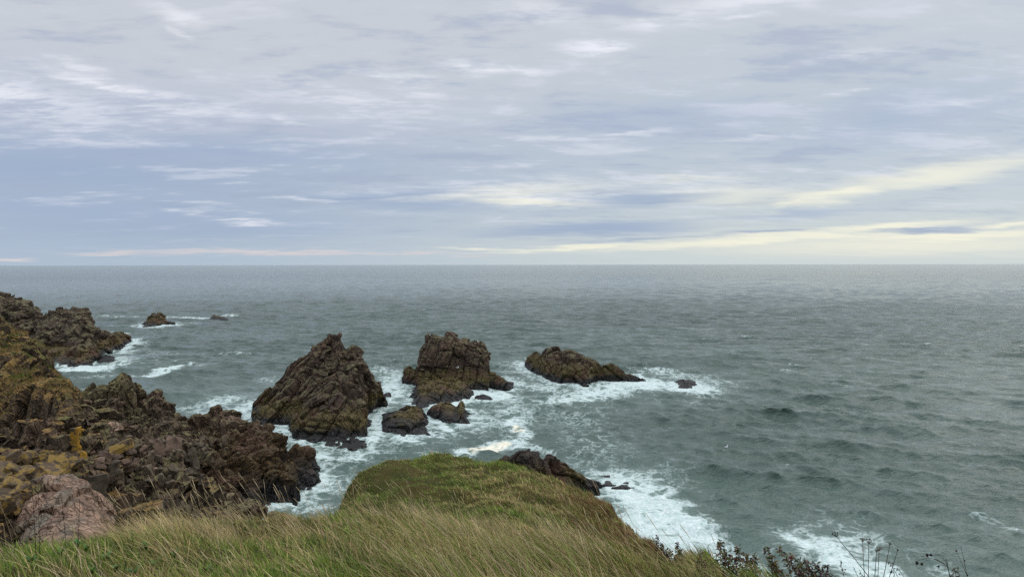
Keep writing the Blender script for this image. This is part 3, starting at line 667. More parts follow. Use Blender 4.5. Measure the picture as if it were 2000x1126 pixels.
long_grass(9000, [(560, 1200, 6.2, 8.6, .6), (900, 1250, 8, 12, .4)], (.25, .48), 'pale dry tussock grass on the crest before the knoll', STRAW, BRN * 1.4, .8)
long_grass(7500, [(240, 640, 6.2, 8.1, .8), (0, 640, 5, 7.5, .2)], (.22, .45), 'straw coloured wild grass fringe along the left edge of the bank', STRAW, OLV, .75)
long_grass(4500, [(-200, 900, 2.5, 5.2, 1.)], (.2, .4), 'loose straw stalks bending over the lower left turf', STRAW, GRN, .55)
# seed-headed stalks
def seed_stalks(n, boxes):
    VV = []; QQ = []; CC = []; off = 0
    for (a, b, c, e, w) in boxes:
        px, x, d = gpos(int(n * w), (a, b), (c, e), 1.)
        for i_ in range(len(x)):
            if not ledge(px[i_:i_ + 1], x[i_:i_ + 1], d[i_:i_ + 1])[0]: continue
            z0 = float(ground(x[i_:i_ + 1], d[i_:i_ + 1])[0]); H = random.uniform(.38, .68); ln = random.uniform(.12, .6); cu = random.uniform(.1, .6)
            az = WIND + random.gauss(0, .4); r0 = random.uniform(.0009, .0015); K = 9; tint = PALE * random.uniform(.7, 1.1)
            for k in range(K + 1):
                s = k / K; h_ = s * H; an = ln + cu * s * .5
                cx, cy, cz = x[i_] + math.cos(az) * h_ * math.sin(an), d[i_] + math.sin(az) * h_ * math.sin(an), z0 + h_ * math.cos(an)
                r = r0 * (1 - .4 * s) if s < .8 else r0 * (1.0 + 2.0 * math.sin(math.pi * min(1, (s - .78) / .24)))
                for q in range(3):
                    t_ = q * 2.094; VV.append((cx + r * math.cos(t_), cy + r * math.sin(t_), cz)); CC.append(tint)
                if k:
                    for q in range(3): QQ.append((off + (k - 1) * 3 + q, off + (k - 1) * 3 + (q + 1) % 3, off + k * 3 + (q + 1) % 3, off + k * 3 + q))
            off += 3 * (K + 1)
    o = mesh_np('seed_stalks', np.array(VV), np.array(QQ), mat=M_GRASS, attrs={'tint': np.array(CC)}, smooth=True)
    tag(o, 'thin straw stalks with feathery seed heads nodding above the turf', 'grass', kind='stuff')
seed_stalks(260, [(230, 640, 6.2, 7.9, .3), (640, 1180, 5.5, 8.2, .32), (0, 900, 3., 6, .2), (1000, 1450, 3.5, 6, .18)])
# scrub on the left cliff, knitted from short blades
cV, cF = ROCKS['sea_cliff']
cc_ = cV[cF].mean(1); e1 = cV[cF[:, 1]] - cV[cF[:, 0]]; e2 = cV[cF[:, 3]] - cV[cF[:, 0]]; nn = np.cross(e1, e2); nn /= np.linalg.norm(nn, axis=1)[:, None] + 1e-9
ppx, ppy = proj(cc_[:, 0], cc_[:, 1], cc_[:, 2])
ok = np.where((nn[:, 2] > .45) & (cc_[:, 2] > 9.5) & (vnoise(cc_ * .5, 80) > -.25))[0]
if len(ok):
    n = 42000; s = RNG.choice(ok, n); B = cc_[s] + RNG.normal(0, .08, (n, 3)) * np.array((1, 1, .2))
    a = fbm(B * .5, 3, 81); C = np.where((a > .28)[:, None], (GRN * .5)[None], np.where((RNG.random(n) < .55)[:, None], (BRN * .85)[None], (OLV * .6)[None])) * RNG.uniform(.5, 1.5, (n, 1))
    o = blades('heath_scrub', B, RNG.uniform(.12, .38, n), RNG.uniform(0, 6.28, n), RNG.uniform(0, .9, n), RNG.uniform(0, .8, n), RNG.uniform(.03, .06, n), C, M_GRASS, seg=2)
    tag(o, 'brown and green heathery scrub clothing the left cliff slope', 'scrub', kind='stuff')

# ---------------------------------------------------------------- single plants
class Tube:
    def __init__(s): s.V = []; s.Q = []; s.C = []
    def tube(s, pts, r0, r1, col, k=5):
        o = len(s.V); n = len(pts)
        for i, p in enumerate(pts):
            p = Vector(p); a = Vector(pts[max(0, i - 1)]); b = Vector(pts[min(n - 1, i + 1)]); t = (b - a).normalized()
            u_ = t.orthogonal().normalized(); v = t.cross(u_); r = r0 + (r1 - r0) * i / (n - 1)
            for q in range(k):
                an = 2 * math.pi * q / k; s.V.append(p + u_ * math.cos(an) * r + v * math.sin(an) * r); s.C.append(col)
        for i in range(n - 1):
            for q in range(k): s.Q.append((o + i * k + q, o + i * k + (q + 1) % k, o + (i + 1) * k + (q + 1) % k, o + (i + 1) * k + q))
    def leaf(s, p, d, n, L, w, col, fold=.2):
        """curled leaf of three quads"""
        p = Vector(p); d = Vector(d).normalized(); n = Vector(n); side = d.cross(n).normalized(); nn_ = side.cross(d); o = len(s.V)
        for i in range(4):
            t = i / 3; ww = w * (math.sin(math.pi * (t * .85 + .1))) ; c = p + d * L * t + nn_ * L * fold * math.sin(t * 2.6)
            s.V += [c - side * ww / 2 + nn_ * ww * .2, c + side * ww / 2 + nn_ * ww * .2]; s.C += [col, col]
        for i in range(3): s.Q.append((o + 2 * i, o + 2 * i + 1, o + 2 * i + 3, o + 2 * i + 2))
    def blob(s, p, r, col, squash=1.):
        p = Vector(p); o = len(s.V)
        for i in range(4):
            th = math.pi * (i + .5) / 4
            for q in range(6):
                a = q * math.pi / 3 + i * .5; j = random.uniform(.8, 1.2)
                s.V.append(p + Vector((math.sin(th) * math.cos(a) * r * j, math.sin(th) * math.sin(a) * r * j, math.cos(th) * r * squash * j))); s.C.append(col)
        for i in range(3):
            for q in range(6): s.Q.append((o + i * 6 + q, o + i * 6 + (q + 1) % 6, o + (i + 1) * 6 + (q + 1) % 6, o + (i + 1) * 6 + q))
        s.Q.append((o, o + 1, o + 2, o + 3)); s.Q.append((o + 18, o + 21, o + 20, o + 19))
    def build(s, name, parent, mat=None, base=(0, 0, 0), smooth=False):
        b = np.array(base); return mesh_np(name, np.array([tuple(v) for v in s.V]) - b, np.array(s.Q), mat=mat or M_PLANT, parent=parent, attrs={'tint': np.array(s.C)}, smooth=smooth)
def curve(p0, p1, bend=(0, 0, 0), n=8):
    p0, p1, bend = Vector(p0), Vector(p1), Vector(bend); return [p0.lerp(p1, i / n) + bend * math.sin(math.pi * i / n) for i in range(n + 1)]
def pt(px, py, Y): return Vector(at(px, py, Y))
def rootpt(px, Y):
    x = (px - CX) / F * (Y * CT + 2 * ST); return Vector((x, Y, float(ground(np.array([x]), np.array([Y]))[0]) - .03))
DK = (.026, .019, .013); DB = (.085, .060, .038); TAN = (.17, .125, .08); RB = (.062, .028, .018)
def umbel_plant(Y, root_px, heads, label, col=DB):
    r = rootpt(root_px, Y); e = empty('dry_umbel_plant', r); tag(e, label, 'dry plant', 'dry umbel plants on the cliff edge')
    st = Tube()
    for (px, py, rad, dy) in heads:
        tip = pt(px, py, Y + dy); st.tube(curve(r, tip, (random.uniform(-.01, .01), 0, .0), 8), .0032, .0016, col)
    st.build('stem', e, base=r)
    for (px, py, rad, dy) in heads:
        tip = pt(px, py, Y + dy); u_ = Tube(); n = 11
        ax = (tip - r).normalized()
        for k in range(n):
            a = k * 2.4; sp_ = .25 + .75 * (k / n)
            d = (ax + Vector((math.cos(a), math.sin(a), 0)) * sp_ * 1.1).normalized(); q = tip + d * rad * random.uniform(.85, 1.1)
            u_.tube(curve(tip, q, (0, 0, -rad * .05), 3), .0011, .0008, col, 4)
            for m_ in range(6):
                b = m_ * 1.05; dd = (d + Vector((math.cos(b), math.sin(b), .2)) * .6).normalized(); u_.tube([q, q + dd * rad * .22], .0007, .0012, col, 3)
        u_.build('umbel', e, base=r)
def leafy_plant(Y, root_px, stems, label, leafcol, dens, size, name='withered_plant', group='withered leafy plants on the cliff edge'):
    r = rootpt(root_px, Y); e = empty(name, r); tag(e, label, 'dry plant', group)
    st = Tube(); lf = Tube()
    for (px0, px, py, bend) in stems:
        b = r + Vector(((px0 - root_px) / F * Y, random.uniform(-.05, .05), 0)); tip = pt(px, py, Y + random.uniform(-.1, .1))
        c = curve(b, tip, ((bend) / F * Y, 0, abs(bend) * .3 / F * Y), 14); st.tube(c, .0028, .0009, DB)
        L = (tip - b).length; n = int(dens * L)
        for k in range(n):
            s_ = .22 + .78 * random.random() ** .8; i_ = min(13, int(s_ * 14)); p = c[i_].lerp(c[i_ + 1], s_ * 14 - i_) 
            d = Vector((random.gauss(0, 1), random.gauss(0, 1), random.gauss(-.25, .7))).normalized()
            q = p + d * size * random.uniform(.2, 2.6) * (1.15 - s_)
            if random.random() < .3: st.tube([p, q], .0007, .0005, DB, 3)
            cl_ = tuple(v * random.uniform(.5, 1.5) for v in leafcol)
            lf.leaf(q, d, Vector((random.gauss(0, 1), random.gauss(0, 1), 1)), size * random.uniform(.5, 1.2), size * random.uniform(.25, .6), cl_, random.uniform(-.5, .6))
    st.build('stem', e, base=r); lf.build('withered_leaves', e, base=r)
leafy_plant(6.6, 1305, [(1285, 1283, 1045, 0), (1290, 1292, 1060, 0), (1300, 1304, 1068, 4), (1310, 1310, 1078, 3), (1320, 1322, 1058, 3), (1325, 1328, 1072, 4), (1296, 1297, 1072, 0), (1314, 1318, 1082, 0)],
            'dark red-brown dock with upright seed spikes at the edge of the brown flank', RB, 520, .022, 'dock_plant')
leafy_plant(5., 1380, [(1378, 1368, 1080, -3), (1385, 1375, 1092, -2), (1395, 1388, 1100, 0), (1370, 1362, 1098, -3)], 'small brown tuft of withered leaves left of the bushy plant', (.12, .095, .048), 380, .022)
leafy_plant(4.6, 1450, [(1450, 1408, 1056, -18), (1455, 1420, 1078, -14), (1460, 1440, 1066, -4), (1462, 1458, 1080, 0), (1468, 1470, 1084, 6), (1450, 1430, 1090, -8), (1470, 1466, 1096, 8), (1445, 1415, 1098, -10)],
            'bushy withered brown plant with one stem arching left over white surf', (.12, .10, .048), 480, .024)
leafy_plant(4.2, 1560, [(1548, 1495, 1066, -6), (1555, 1503, 1085, -8), (1568, 1518, 1070, 8), (1572, 1535, 1090, 12), (1550, 1505, 1100, -5), (1580, 1545, 1084, 14)],
            'leaning withered plant with two curving leafy stems, between bushy plant and umbels', (.12, .10, .048), 300, .024)
leafy_plant(3.9, 1610, [(1600, 1570, 1094, 6), (1612, 1590, 1098, 12), (1620, 1612, 1104, 6), (1630, 1580, 1108, 4), (1590, 1560, 1110, 0)], 'low dark withered plant at the bottom edge left of the umbels', DB, 420, .022)
leafy_plant(4., 1660, [(1655, 1640, 1094, 4), (1690, 1665, 1106, 3), (1700, 1678, 1112, 3)], 'sparse thin twig plant with few leaves among the umbels', DK, 60, .014)
leafy_plant(3.9, 1770, [(1775, 1735, 1095, 4), (1785, 1752, 1108, 6), (1750, 1745, 1112, 0)], 'sparse dark twiggy plant right of the umbels', DK, 70, .016)
leafy_plant(3.8, 1870, [(1880, 1862, 1108, 3), (1890, 1870, 1114, 3)], 'tiny curled brown plant by the long upright twig', DB, 150, .018)
umbel_plant(4.1, 1745, [(1634, 1049, .028, 0)], 'single long dark stem ending in one spoked umbel, leaning left')
umbel_plant(4.3, 1702, [(1696, 1062, .026, 0), (1684, 1058, .02, .1), (1716, 1076, .022, .15)], 'pale tan umbel plant with three skeletal heads', TAN)
umbel_plant(4.2, 1704, [(1711, 1078, .014, 0), (1737, 1064, .010, .1), (1752, 1076, .010, .05)], 'thin brown umbel stems spreading to the right of the tan heads')
# round seed heads on arching stems
r = rootpt(1870, 3.9); e = empty('seedhead_plant', r); tag(e, 'arching black stems carrying round dark seed heads', 'dry plant')
st = Tube(); hub = pt(1850, 1106, 3.9); st.tube(curve(r, hub, (0, 0, 0), 6), .003, .0024, DK)
for (px, py, bx, bz) in ((1790, 1096, -.0, .05), (1798, 1086, .0, .02), (1813, 1084, .03, .035), (1826, 1082, .03, .03), (1832, 1104, 0, .0)):
    st.tube(curve(hub, pt(px, py, 3.9), (bx * .6, 0, bz * .6), 10), .0016, .0009, DK)
st.build('stem', e, base=r)
for (px, py, q) in ((1790, 1099, 1.), (1800, 1102, 1.05), (1811, 1085, 1.), (1817, 1084, .8), (1832, 1107, .75)):
    hd = Tube(); p = pt(px, py, 3.9)
    for m_ in range(9): hd.blob(p + Vector((random.gauss(0, .003), random.gauss(0, .003), random.gauss(0, .003))), .005 * q, DK)
    hd.build('seed_head', e, base=r)
r = rootpt(1905, 3.9); e = empty('dry_twig', r); tag(e, 'upright bare brown twig with a few buds near the right edge', 'dry plant')
st = Tube(); c = curve(r, pt(1876, 1067, 3.9), (.0, 0, 0), 10); st.tube(c, .003, .0008, DB); st.tube(curve(c[6], pt(1868, 1078, 3.9), (0, 0, 0), 4), .0013, .0009, DB); st.build('stem', e, base=r)
bd = Tube()
for k in (2, 4, 6, 8): bd.blob(c[k] + Vector((.004, 0, 0)), .0045, DK)
bd.blob(pt(1867, 1076, 3.9), .006, DB); bd.build('bud', e, base=r)
# dead thin stems before the pink slab
for k, (rx, tx, ty, lab) in enumerate(((68, 60, 925, 'darkest tall dead stem standing before the pink granite slab'), (76, 74, 945, 'dead twiggy stem close right of the darkest one before the granite slab'), (128, 118, 960, 'thin dead stem in front of the middle of the pink slab'), (145, 155, 975, 'thin dead stem at the right side of the pink slab'), (28, 22, 985, 'short thin dead stem left of the pink slab'))):
    r = rootpt(rx, 5.6); e = empty('dead_stem', r); tag(e, lab, 'dry plant', 'dead stems before the granite slab')
    st = Tube(); c = curve(r, pt(tx, ty, 5.6), (random.uniform(-.01, .01), 0, 0), 10); st.tube(c, .0032 if k < 1 else .0022, .0012, DK)
    tw = Tube()
    for j in range(16 if k < 2 else 7):
        q = c[random.randint(4, 10)]; d = Vector((random.gauss(0, 1), random.gauss(0, .6), random.uniform(.5, 1.6))).normalized(); L = random.uniform(.02, .07)
        tw.tube([q, q + d * L], .0009, .0006, DK, 3)
        for m_ in range(3): tw.blob(q + d * L * random.uniform(.6, 1), .0035, DB)
    st.build('stem', e, base=r); tw.build('twigs', e, base=r)
# broad leaves in the lower left turf
LG = (.085, .15, .035)
spots = [(152, 1052), (168, 1062), (205, 1080), (285, 1060), (300, 1095), (262, 1112), (225, 1102), (118, 1072), (340, 1078), (60, 1085), (400, 1105), (180, 1110)]
for k, (px, py) in enumerate(spots):
    dx, dy, dz = ray(px, py + 14); 
    t_ = 2.5
    while t_ < 9 and CAMH + dz * t_ > float(ground(np.array([dx * t_]), np.array([dy * t_]))[0]) + .05: t_ += .05
    p = Vector((dx * t_, dy * t_, float(ground(np.array([dx * t_]), np.array([dy * t_]))[0]) + .05))
    lf = Tube(); random.seed(300 + k)
    for j in range(6):
        a = random.uniform(0, 6.28); d = Vector((math.cos(a), math.sin(a), random.uniform(.6, 1.5)))
        lf.leaf(p, d, Vector((0, 0, 1)) + Vector((math.cos(a), math.sin(a), 0)) * -.6, random.uniform(.05, .10), random.uniform(.018, .032), tuple(v * random.uniform(.7, 1.25) for v in LG), .15)
    o = lf.build('broadleaf_plant', None, M_LEAF, base=p); o.location = p
    tag(o, 'small rosette of broad bright green leaves in the lower left turf', 'plant', 'broad leaved plants in the turf')

# ---------------------------------------------------------------- gulls
def gull(loc, yaw, label, floating=False):
    import bmesh
    e = empty('gull', loc); e.rotation_euler = (0, 0, yaw); tag(e, label, 'gull', 'gulls')
    def ell(c, r, seg=10, taper=0.):
        V_ = []; Q_ = []
        for i_ in range(7):
            th = math.pi * i_ / 6
            for j in range(seg):
                a = 2 * math.pi * j / seg; xx = math.cos(th); k_ = 1 - taper * max(0, -xx)
                V_.append((c[0] + xx * r[0], c[1] + math.sin(th) * math.cos(a) * r[1] * k_, c[2] + math.sin(th) * math.sin(a) * r[2] * k_ + taper * .05 * max(0, -xx)))
        for i_ in range(6):
            for j in range(seg): Q_.append((i_ * seg + j, i_ * seg + (j + 1) % seg, (i_ + 1) * seg + (j + 1) % seg, (i_ + 1) * seg + j))
        return V_, Q_
    def part(name, shapes, mat):
        V_ = []; Q_ = []
        for v, q in shapes: Q_ += [tuple(i_ + len(V_) for i_ in f) for f in q]; V_ += v
        mesh_np(name, np.array(V_), np.array(Q_), mat=mat, parent=e, smooth=True)
    h = .05 if floating else .2
    part('body', [ell((0, 0, h), (.22, .09, .09), taper=.6), ell((.17, 0, h + .1), (.06, .045, .09)), ell((.2, 0, h + .19), (.065, .05, .05))], M_WHITE)
    part('wing', [ell((-.06, .065, h + .03), (.23, .03, .06), taper=.7)], M_GREYF); part('wing', [ell((-.06, -.065, h + .03), (.23, .03, .06), taper=.7)], M_GREYF)
    part('beak', [ell((.285, 0, h + .18), (.04, .012, .014))], M_BEAK)
    if not floating: part('leg', [ell((0, .03, .06), (.008, .008, .09))], M_BEAK); part('leg', [ell((0, -.03, .06), (.008, .008, .09))], M_BEAK)
def on_rock(name, px, py):
    best = None
    V_, F_ = ROCKS[name]; a, b = proj(V_[:, 0], V_[:, 1], V_[:, 2]); dd = np.hypot(a - px, b - py); ok_ = dd < 3
    idx = np.where(ok_)[0]
    if len(idx) == 0: idx = np.array([dd.argmin()])
    i_ = idx[V_[idx, 1].argmin()]; return tuple(V_[i_])
gull(on_rock('sea_stack.001', 934, 668), 2.6, 'white gull standing on the flat right top of the tall blocky stack')
gull(on_rock('sea_stack.001', 893, 720), .2, 'white gull resting on the shelf at the foot of the tall stack')
dx, dy, dz = ray(1418, 877); gull((dx * -CAMH / dz, dy * -CAMH / dz, .15), .5, 'white gull floating on open green water right of the outcrop', True)

# ---------------------------------------------------------------- the sea
pts = np.concatenate(WATERLINE); key = np.unique(np.round(pts / .5).astype(int), axis=0) * .5
kd = kdtree.KDTree(len(key))
for i_, p in enumerate(key): kd.insert((p[0], p[1], 0), i_)
kd.balance()
gx = np.arange(-90, 70, .75); gy = np.arange(28, 290, .75)
DG = np.array([[kd.find((a, b, 0))[2] for a in gx] for b in gy])
def rock_dist(x, y):
    u_ = np.clip((x - gx[0]) / .75, 0, len(gx) - 1.001); v = np.clip((y - gy[0]) / .75, 0, len(gy) - 1.001)
    i0 = u_.astype(int); j0 = v.astype(int); fu = u_ - i0; fv = v - j0
    d = DG[j0, i0] * (1 - fu) * (1 - fv) + DG[j0, i0 + 1] * fu * (1 - fv) + DG[j0 + 1, i0] * (1 - fu) * fv + DG[j0 + 1, i0 + 1] * fu * fv
    return np.where((x < gx[0]) | (x > gx[-1]) | (y < gy[0]) | (y > gy[-1]), 60, d)
na = 1150
az = np.linspace(math.radians(-52), math.radians(50), na)
r_ = [22.]
while r_[-1] < 40000:
    s_ = .0034 if r_[-1] < 220 else .0045 if r_[-1] < 420 else (.009 if r_[-1] < 1500 else .03); r_.append(r_[-1] * (1 + s_))
r_ = np.array(r_); print('sea', na, len(r_))
R_, A_ = np.meshgrid(r_, az, indexing='ij'); X = (R_ * np.sin(A_)).ravel(); Y = (R_ * np.cos(A_)).ravel(); RR = R_.ravel()
rd = rock_dist(X, Y)
P3 = np.stack([X, Y, np.zeros(len(X))], 1)
near = RR < 2500
Z = np.zeros(len(X)); DX = np.zeros(len(X)); DY = np.zeros(len(X)); crest = np.zeros(len(X))
wr = np.random.default_rng(3)
Xn, Yn = X[near], Y[near]; sp_ = np.maximum(RR[near] * .0036, RR[near] * .0016) * 1.0
env = 1 + .22 * vnoise(P3[near] / 38, 90) + .2 * vnoise(P3[near] / 13, 91)
zz = np.zeros(len(Xn)); dxn = np.zeros(len(Xn)); dyn = np.zeros(len(Xn)); cr = np.zeros(len(Xn))
base_dir = math.radians(-105)     # crests drop gently to the right, running towards the shore
for k in range(84):
    lam = 17 * (.95 / 17) ** (k / 83) * wr.uniform(.9, 1.1)
    th = base_dir + wr.normal(0, .16 + .26 * (k / 83)); amp_ = .0168 * lam ** .64 * wr.uniform(.6, 1.3)
    if lam > 9: amp_ *= .6
    kk = 2 * math.pi / lam; ph = kk * (Xn * math.cos(th) + Yn * math.sin(th)) + wr.uniform(0, 6.28)
    att = sstep(1.8, 3.4, lam / sp_); a_ = amp_ * att * env
    s1, c1 = np.sin(ph), np.cos(ph)
    zz += a_ * s1; q = .62; dxn += q * a_ * c1 * math.cos(th); dyn += q * a_ * c1 * math.sin(th); cr += a_ * kk * s1
calm = .35 + .65 * sstep(0, 9, rd[near])
chop = 1 + .5 * np.exp(-rd[near] / 8)
Z[near] = zz * calm + .12 * np.exp(-rd[near] / 6) * fbm(P3[near] * .9, 3, 95); DX[near] = dxn * calm; DY[near] = dyn * calm; crest[near] = cr
px, py = proj(X, Y, np.zeros(len(X)))
foam = np.zeros(len(X)); froth = np.zeros(len(X)); churn = np.zeros(len(X))
wx = px + 14 * fbm(P3 / 7, 3, 97) * np.clip((py - 560) / 300, .1, 1.3); wy = py + 9 * fbm(P3 / 7, 3, 98) * np.clip((py - 560) / 300, .05, 1.3)
def blob(x0, y0, rx, ry, ang, st, pw=2.):
    a = math.radians(ang); u_ = (wx - x0) * math.cos(a) + (wy - y0) * math.sin(a); v = -(wx - x0) * math.sin(a) + (wy - y0) * math.cos(a)
    return st * np.exp(-((u_ / rx) ** 2 + (v / ry) ** 2) ** (pw / 2))
FO = [(1215, 960, 62, 30, 30, 1.05, 4), (1290, 1010, 95, 62, 35, .95, 4), (1350, 1045, 72, 50, 20, .92, 4), (1270, 1060, 80, 60, 40, 1.0, 4), (1420, 1100, 95, 42, 15, .95, 4), (1470, 1130, 80, 35, 10, .9, 3), (1200, 935, 60, 12, 8, .8, 2), (1120, 925, 50, 9, 15, .6, 2),
      (1575, 1060, 62, 10, 24, .85, 3), (1650, 1095, 105, 26, 32, .95, 3), (1740, 1120, 60, 18, 25, .8, 3), (1690, 1060, 50, 9, 10, .4, 2), (1840, 1115, 60, 14, 20, .42, 2),
      (1245, 748, 70, 17, 5, .98, 3), (1180, 765, 85, 17, -8, .85, 3), (1345, 758, 70, 12, 5, .95, 3), (1400, 745, 60, 10, 10, .5, 2), (1300, 728, 70, 9, 8, .6, 2), (1110, 780, 120, 14, -6, .62, 2), (1060, 760, 80, 14, 10, .55, 2), (1340, 785, 90, 10, 4, .35, 2),
      (765, 760, 34, 46, 25, .78, 2.5), (728, 840, 22, 50, 20, .9, 3), (700, 890, 60, 14, -8, .7, 2), (630, 890, 50, 12, 12, .62, 2), (800, 775, 18, 20, 0, .7, 2), (950, 772, 60, 11, 6, .98, 3), (880, 782, 50, 9, -12, 1.0, 3), (845, 805, 28, 12, 35, 1.0, 3), (865, 832, 28, 10, 35, .8, 3), (800, 862, 44, 9, 5, .85, 2),
      (1000, 800, 60, 30, 20, .52, 2), (1000, 828, 18, 26, -20, .85, 3), (1020, 850, 24, 14, 10, .8, 2), (1000, 868, 46, 12, 5, .75, 3), (945, 878, 60, 12, -10, .95, 4), (1050, 880, 50, 6, 6, .6, 2), (880, 890, 70, 7, 3, .6, 2), (930, 830, 90, 36, 0, .42, 2), (1000, 960, 100, 30, 0, .5, 2), (1130, 810, 100, 40, 0, .36, 2), (1160, 870, 90, 50, 0, .33, 2),
      (150, 722, 55, 7, -4, 1.0, 3), (215, 714, 46, 7, -14, .85, 3), (245, 700, 26, 5, 0, .6, 2), (246, 674, 36, 8, -24, .95, 3), (270, 668, 26, 10, 0, .6, 2), (325, 720, 66, 3.4, -12, 1.05, 3), (285, 729, 30, 3.5, -6, .9, 3), (380, 715, 30, 2, -6, .5, 2), (150, 760, 60, 10, 0, .45, 2), (150, 815, 30, 5, -18, .95, 3), (200, 735, 90, 5, -4, .4, 2),
      (430, 782, 60, 9, -10, .72, 2), (465, 798, 36, 8, 0, .75, 2), (385, 802, 50, 12, 18, .5, 2), (520, 740, 50, 7, 0, .42, 2), (480, 795, 20, 8, 0, .7, 2), (545, 835, 24, 14, 35, .7, 2), (590, 885, 30, 12, 20, .5, 2), (600, 900, 22, 16, 30, .55, 2), (560, 970, 60, 12, -14, .62, 2), (640, 930, 40, 30, 0, .38, 2), (620, 880, 40, 16, 0, .4, 2),
      (310, 634, 55, 4, 0, .95, 3), (260, 637, 44, 2.5, 2, .7, 2), (370, 620, 60, 1.8, 1, .8, 2), (440, 617, 26, 3.4, -4, 1.0, 3), (230, 617, 60, 1.6, 0, .6, 2), (350, 629, 50, 2.2, 2, .7, 2), (230, 650, 50, 2.2, -2, .55, 2), (440, 690, 70, 2.4, 0, .5, 2), (470, 692, 20, 1.5, 0, .6, 2), (310, 690, 60, 6, 0, .35, 2), (400, 765, 60, 2.5, -4, .4, 2),
      (1000, 745, 60, 10, 10, .6, 2), (740, 722, 40, 8, 0, .55, 2), (1030, 705, 26, 6, 0, .4, 2), (760, 700, 60, 5, 0, .28, 2), (1555, 905, 14, 3, 10, .5, 2), (1920, 1010, 40, 6, 12, .5, 2), (1975, 1040, 30, 6, 10, .5, 2), (1590, 700, 16, 1.5, -10, .5, 2), (1960, 790, 30, 2, 10, .4, 2), (1550, 725, 50, 2, 5, .42, 2), (1640, 750, 50, 3, 4, .35, 2)]
for b in FO: foam = np.maximum(foam, blob(*b)) + .12 * np.minimum(foam, blob(*b))
frn = np.clip(.55 + 1.1 * fbm(P3 / 3.2, 4, 120), 0, 1)
froth = frn * 1.15 * np.maximum(blob(945, 879, 56, 11, -11, 1., 4), np.maximum(blob(1004, 838, 10, 18, -20, .75, 3), blob(1020, 848, 22, 7, 20, .7, 3)))
nz_ = .5 + .5 * fbm(P3 / 9, 3, 99)
ring = np.exp(-rd / (1.0 + 3.2 * nz_)) * (.55 + .5 * nz_)
foam = np.maximum(foam, ring * np.where(RR < 230, 1, .5) * .82)
foam = foam + .16 * np.exp(-rd / 14) * nz_
caps = sstep(.55, .9, crest) * sstep(.55, .8, .5 + .5 * fbm(P3 / 24, 2, 101))
foam = np.maximum(foam, caps * .62 * (RR < 900))
foam = np.maximum(foam, .2 * sstep(.15, .5, fbm(P3 / 17, 3, 103)) * sstep(150, 60, RR))
churn = np.clip(.9 * sstep(.35, 1.0, foam) + .35 * np.exp(-rd / 10), 0, 1)
foam = np.clip(foam, 0, 1.1)
V = np.stack([X + DX, Y + DY, Z + .05 * froth + .04 * np.clip(foam, 0, 1)], 1)
nr = len(r_); i = np.arange(nr * na).reshape(nr, na); Q = np.stack([i[:-1, :-1].ravel(), i[:-1, 1:].ravel(), i[1:, 1:].ravel(), i[1:, :-1].ravel()], 1)
surf = blob(1290, 1020, 190, 130, 35, 1.) * foam
fr = froth[Q].mean(1) > .5
fm_ = (foam[Q].mean(1) > .62) & ~fr
wa = {'foam': foam, 'froth': froth, 'churn': churn}
for nm, mk, kw in (('sea', ~(fr | fm_), dict(kind='structure')),
                   ('surf', fm_, dict(label='white breaking surf and foam around the rocks and below the flank', cat='surf', kind='stuff')),
                   ('froth_raft', fr, dict(label='cream coloured raft of froth floating beyond the knoll', cat='froth', kind='stuff'))):
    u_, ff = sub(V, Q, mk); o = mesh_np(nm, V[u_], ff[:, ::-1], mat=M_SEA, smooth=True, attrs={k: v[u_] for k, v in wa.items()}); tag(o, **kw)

# ---------------------------------------------------------------- sky
SUN_EL, SUN_AZ = math.radians(38), math.radians(64)     # azimuth to the right of the view
w = bpy.data.worlds.new('World'); scene.world = w; w.use_nodes = True; w.node_tree.nodes.clear(); t = NT(w.node_tree)
D = t.n('ShaderNodeTexCoord').outputs['Generated']; sx = t.n('ShaderNodeSeparateXYZ', {0: D})
u = t.m('ARCTAN2', sx.outputs[0], sx.outputs[1]); v = t.m('ARCSINE', sx.outputs[2])
zc = t.m('ADD', t.m('MAXIMUM', sx.outputs[2], 0.), .09)
plane = t.n('ShaderNodeCombineXYZ', {0: t.m('DIVIDE', sx.outputs[0], zc), 1: t.m('DIVIDE', sx.outputs[1], zc), 2: 0.}).outputs[0]
UV = t.n('ShaderNodeCombineXYZ', {0: u, 1: v, 2: 0.}).outputs[0]
wn = t.n('ShaderNodeTexNoise', {'Vector': t.vmul(plane, (.8, 1.4, 1)), 'Scale': 1.6, 'Detail': 6, 'Roughness': .62})
wc = t.n('ShaderNodeVectorMath', {0: wn.outputs['Color'], 1: (.5, .5, .5)}, operation='SUBTRACT').outputs[0]
vv = t.rng(v, 0., .3, .25, 1., False)
warp = t.n('ShaderNodeVectorMath', {0: t.vmul(wc, (.22, .075, 0))}, operation='SCALE'); t.put(warp.inputs['Scale'], vv)
UW = t.n('ShaderNodeVectorMath', {0: UV, 1: warp.outputs[0]}, operation='ADD').outputs[0]
def pa(px): return math.atan((px - CX) / F)
def pe(px, py): return math.atan((516 - py) / F * math.cos(pa(px)))
def sky_blob(px, py, rx, ry, ang=0.):
    a0, e0 = pa(px), pe(px, py); c = math.cos(a0)
    mp = t.n('ShaderNodeMapping', {'Vector': UW}, vector_type='TEXTURE')
    mp.inputs['Location'].default_value = (a0, e0, 0); mp.inputs['Rotation'].default_value = (0, 0, math.radians(ang)); mp.inputs['Scale'].default_value = (rx / F * c * c * 1.5, ry / F * c * 1.5, 1)
    g = t.n('ShaderNodeTexGradient', {'Vector': mp.outputs[0]}, gradient_type='SPHERICAL').outputs['Fac']
    return t.rng(g, 0., 1., 0., 1.)
def blobs(lst):
    acc = None
    for b in lst:
        g = t.m('MULTIPLY', sky_blob(*b[:5]), b[5]); acc = g if acc is None else t.m('MAXIMUM', acc, g)
    return acc
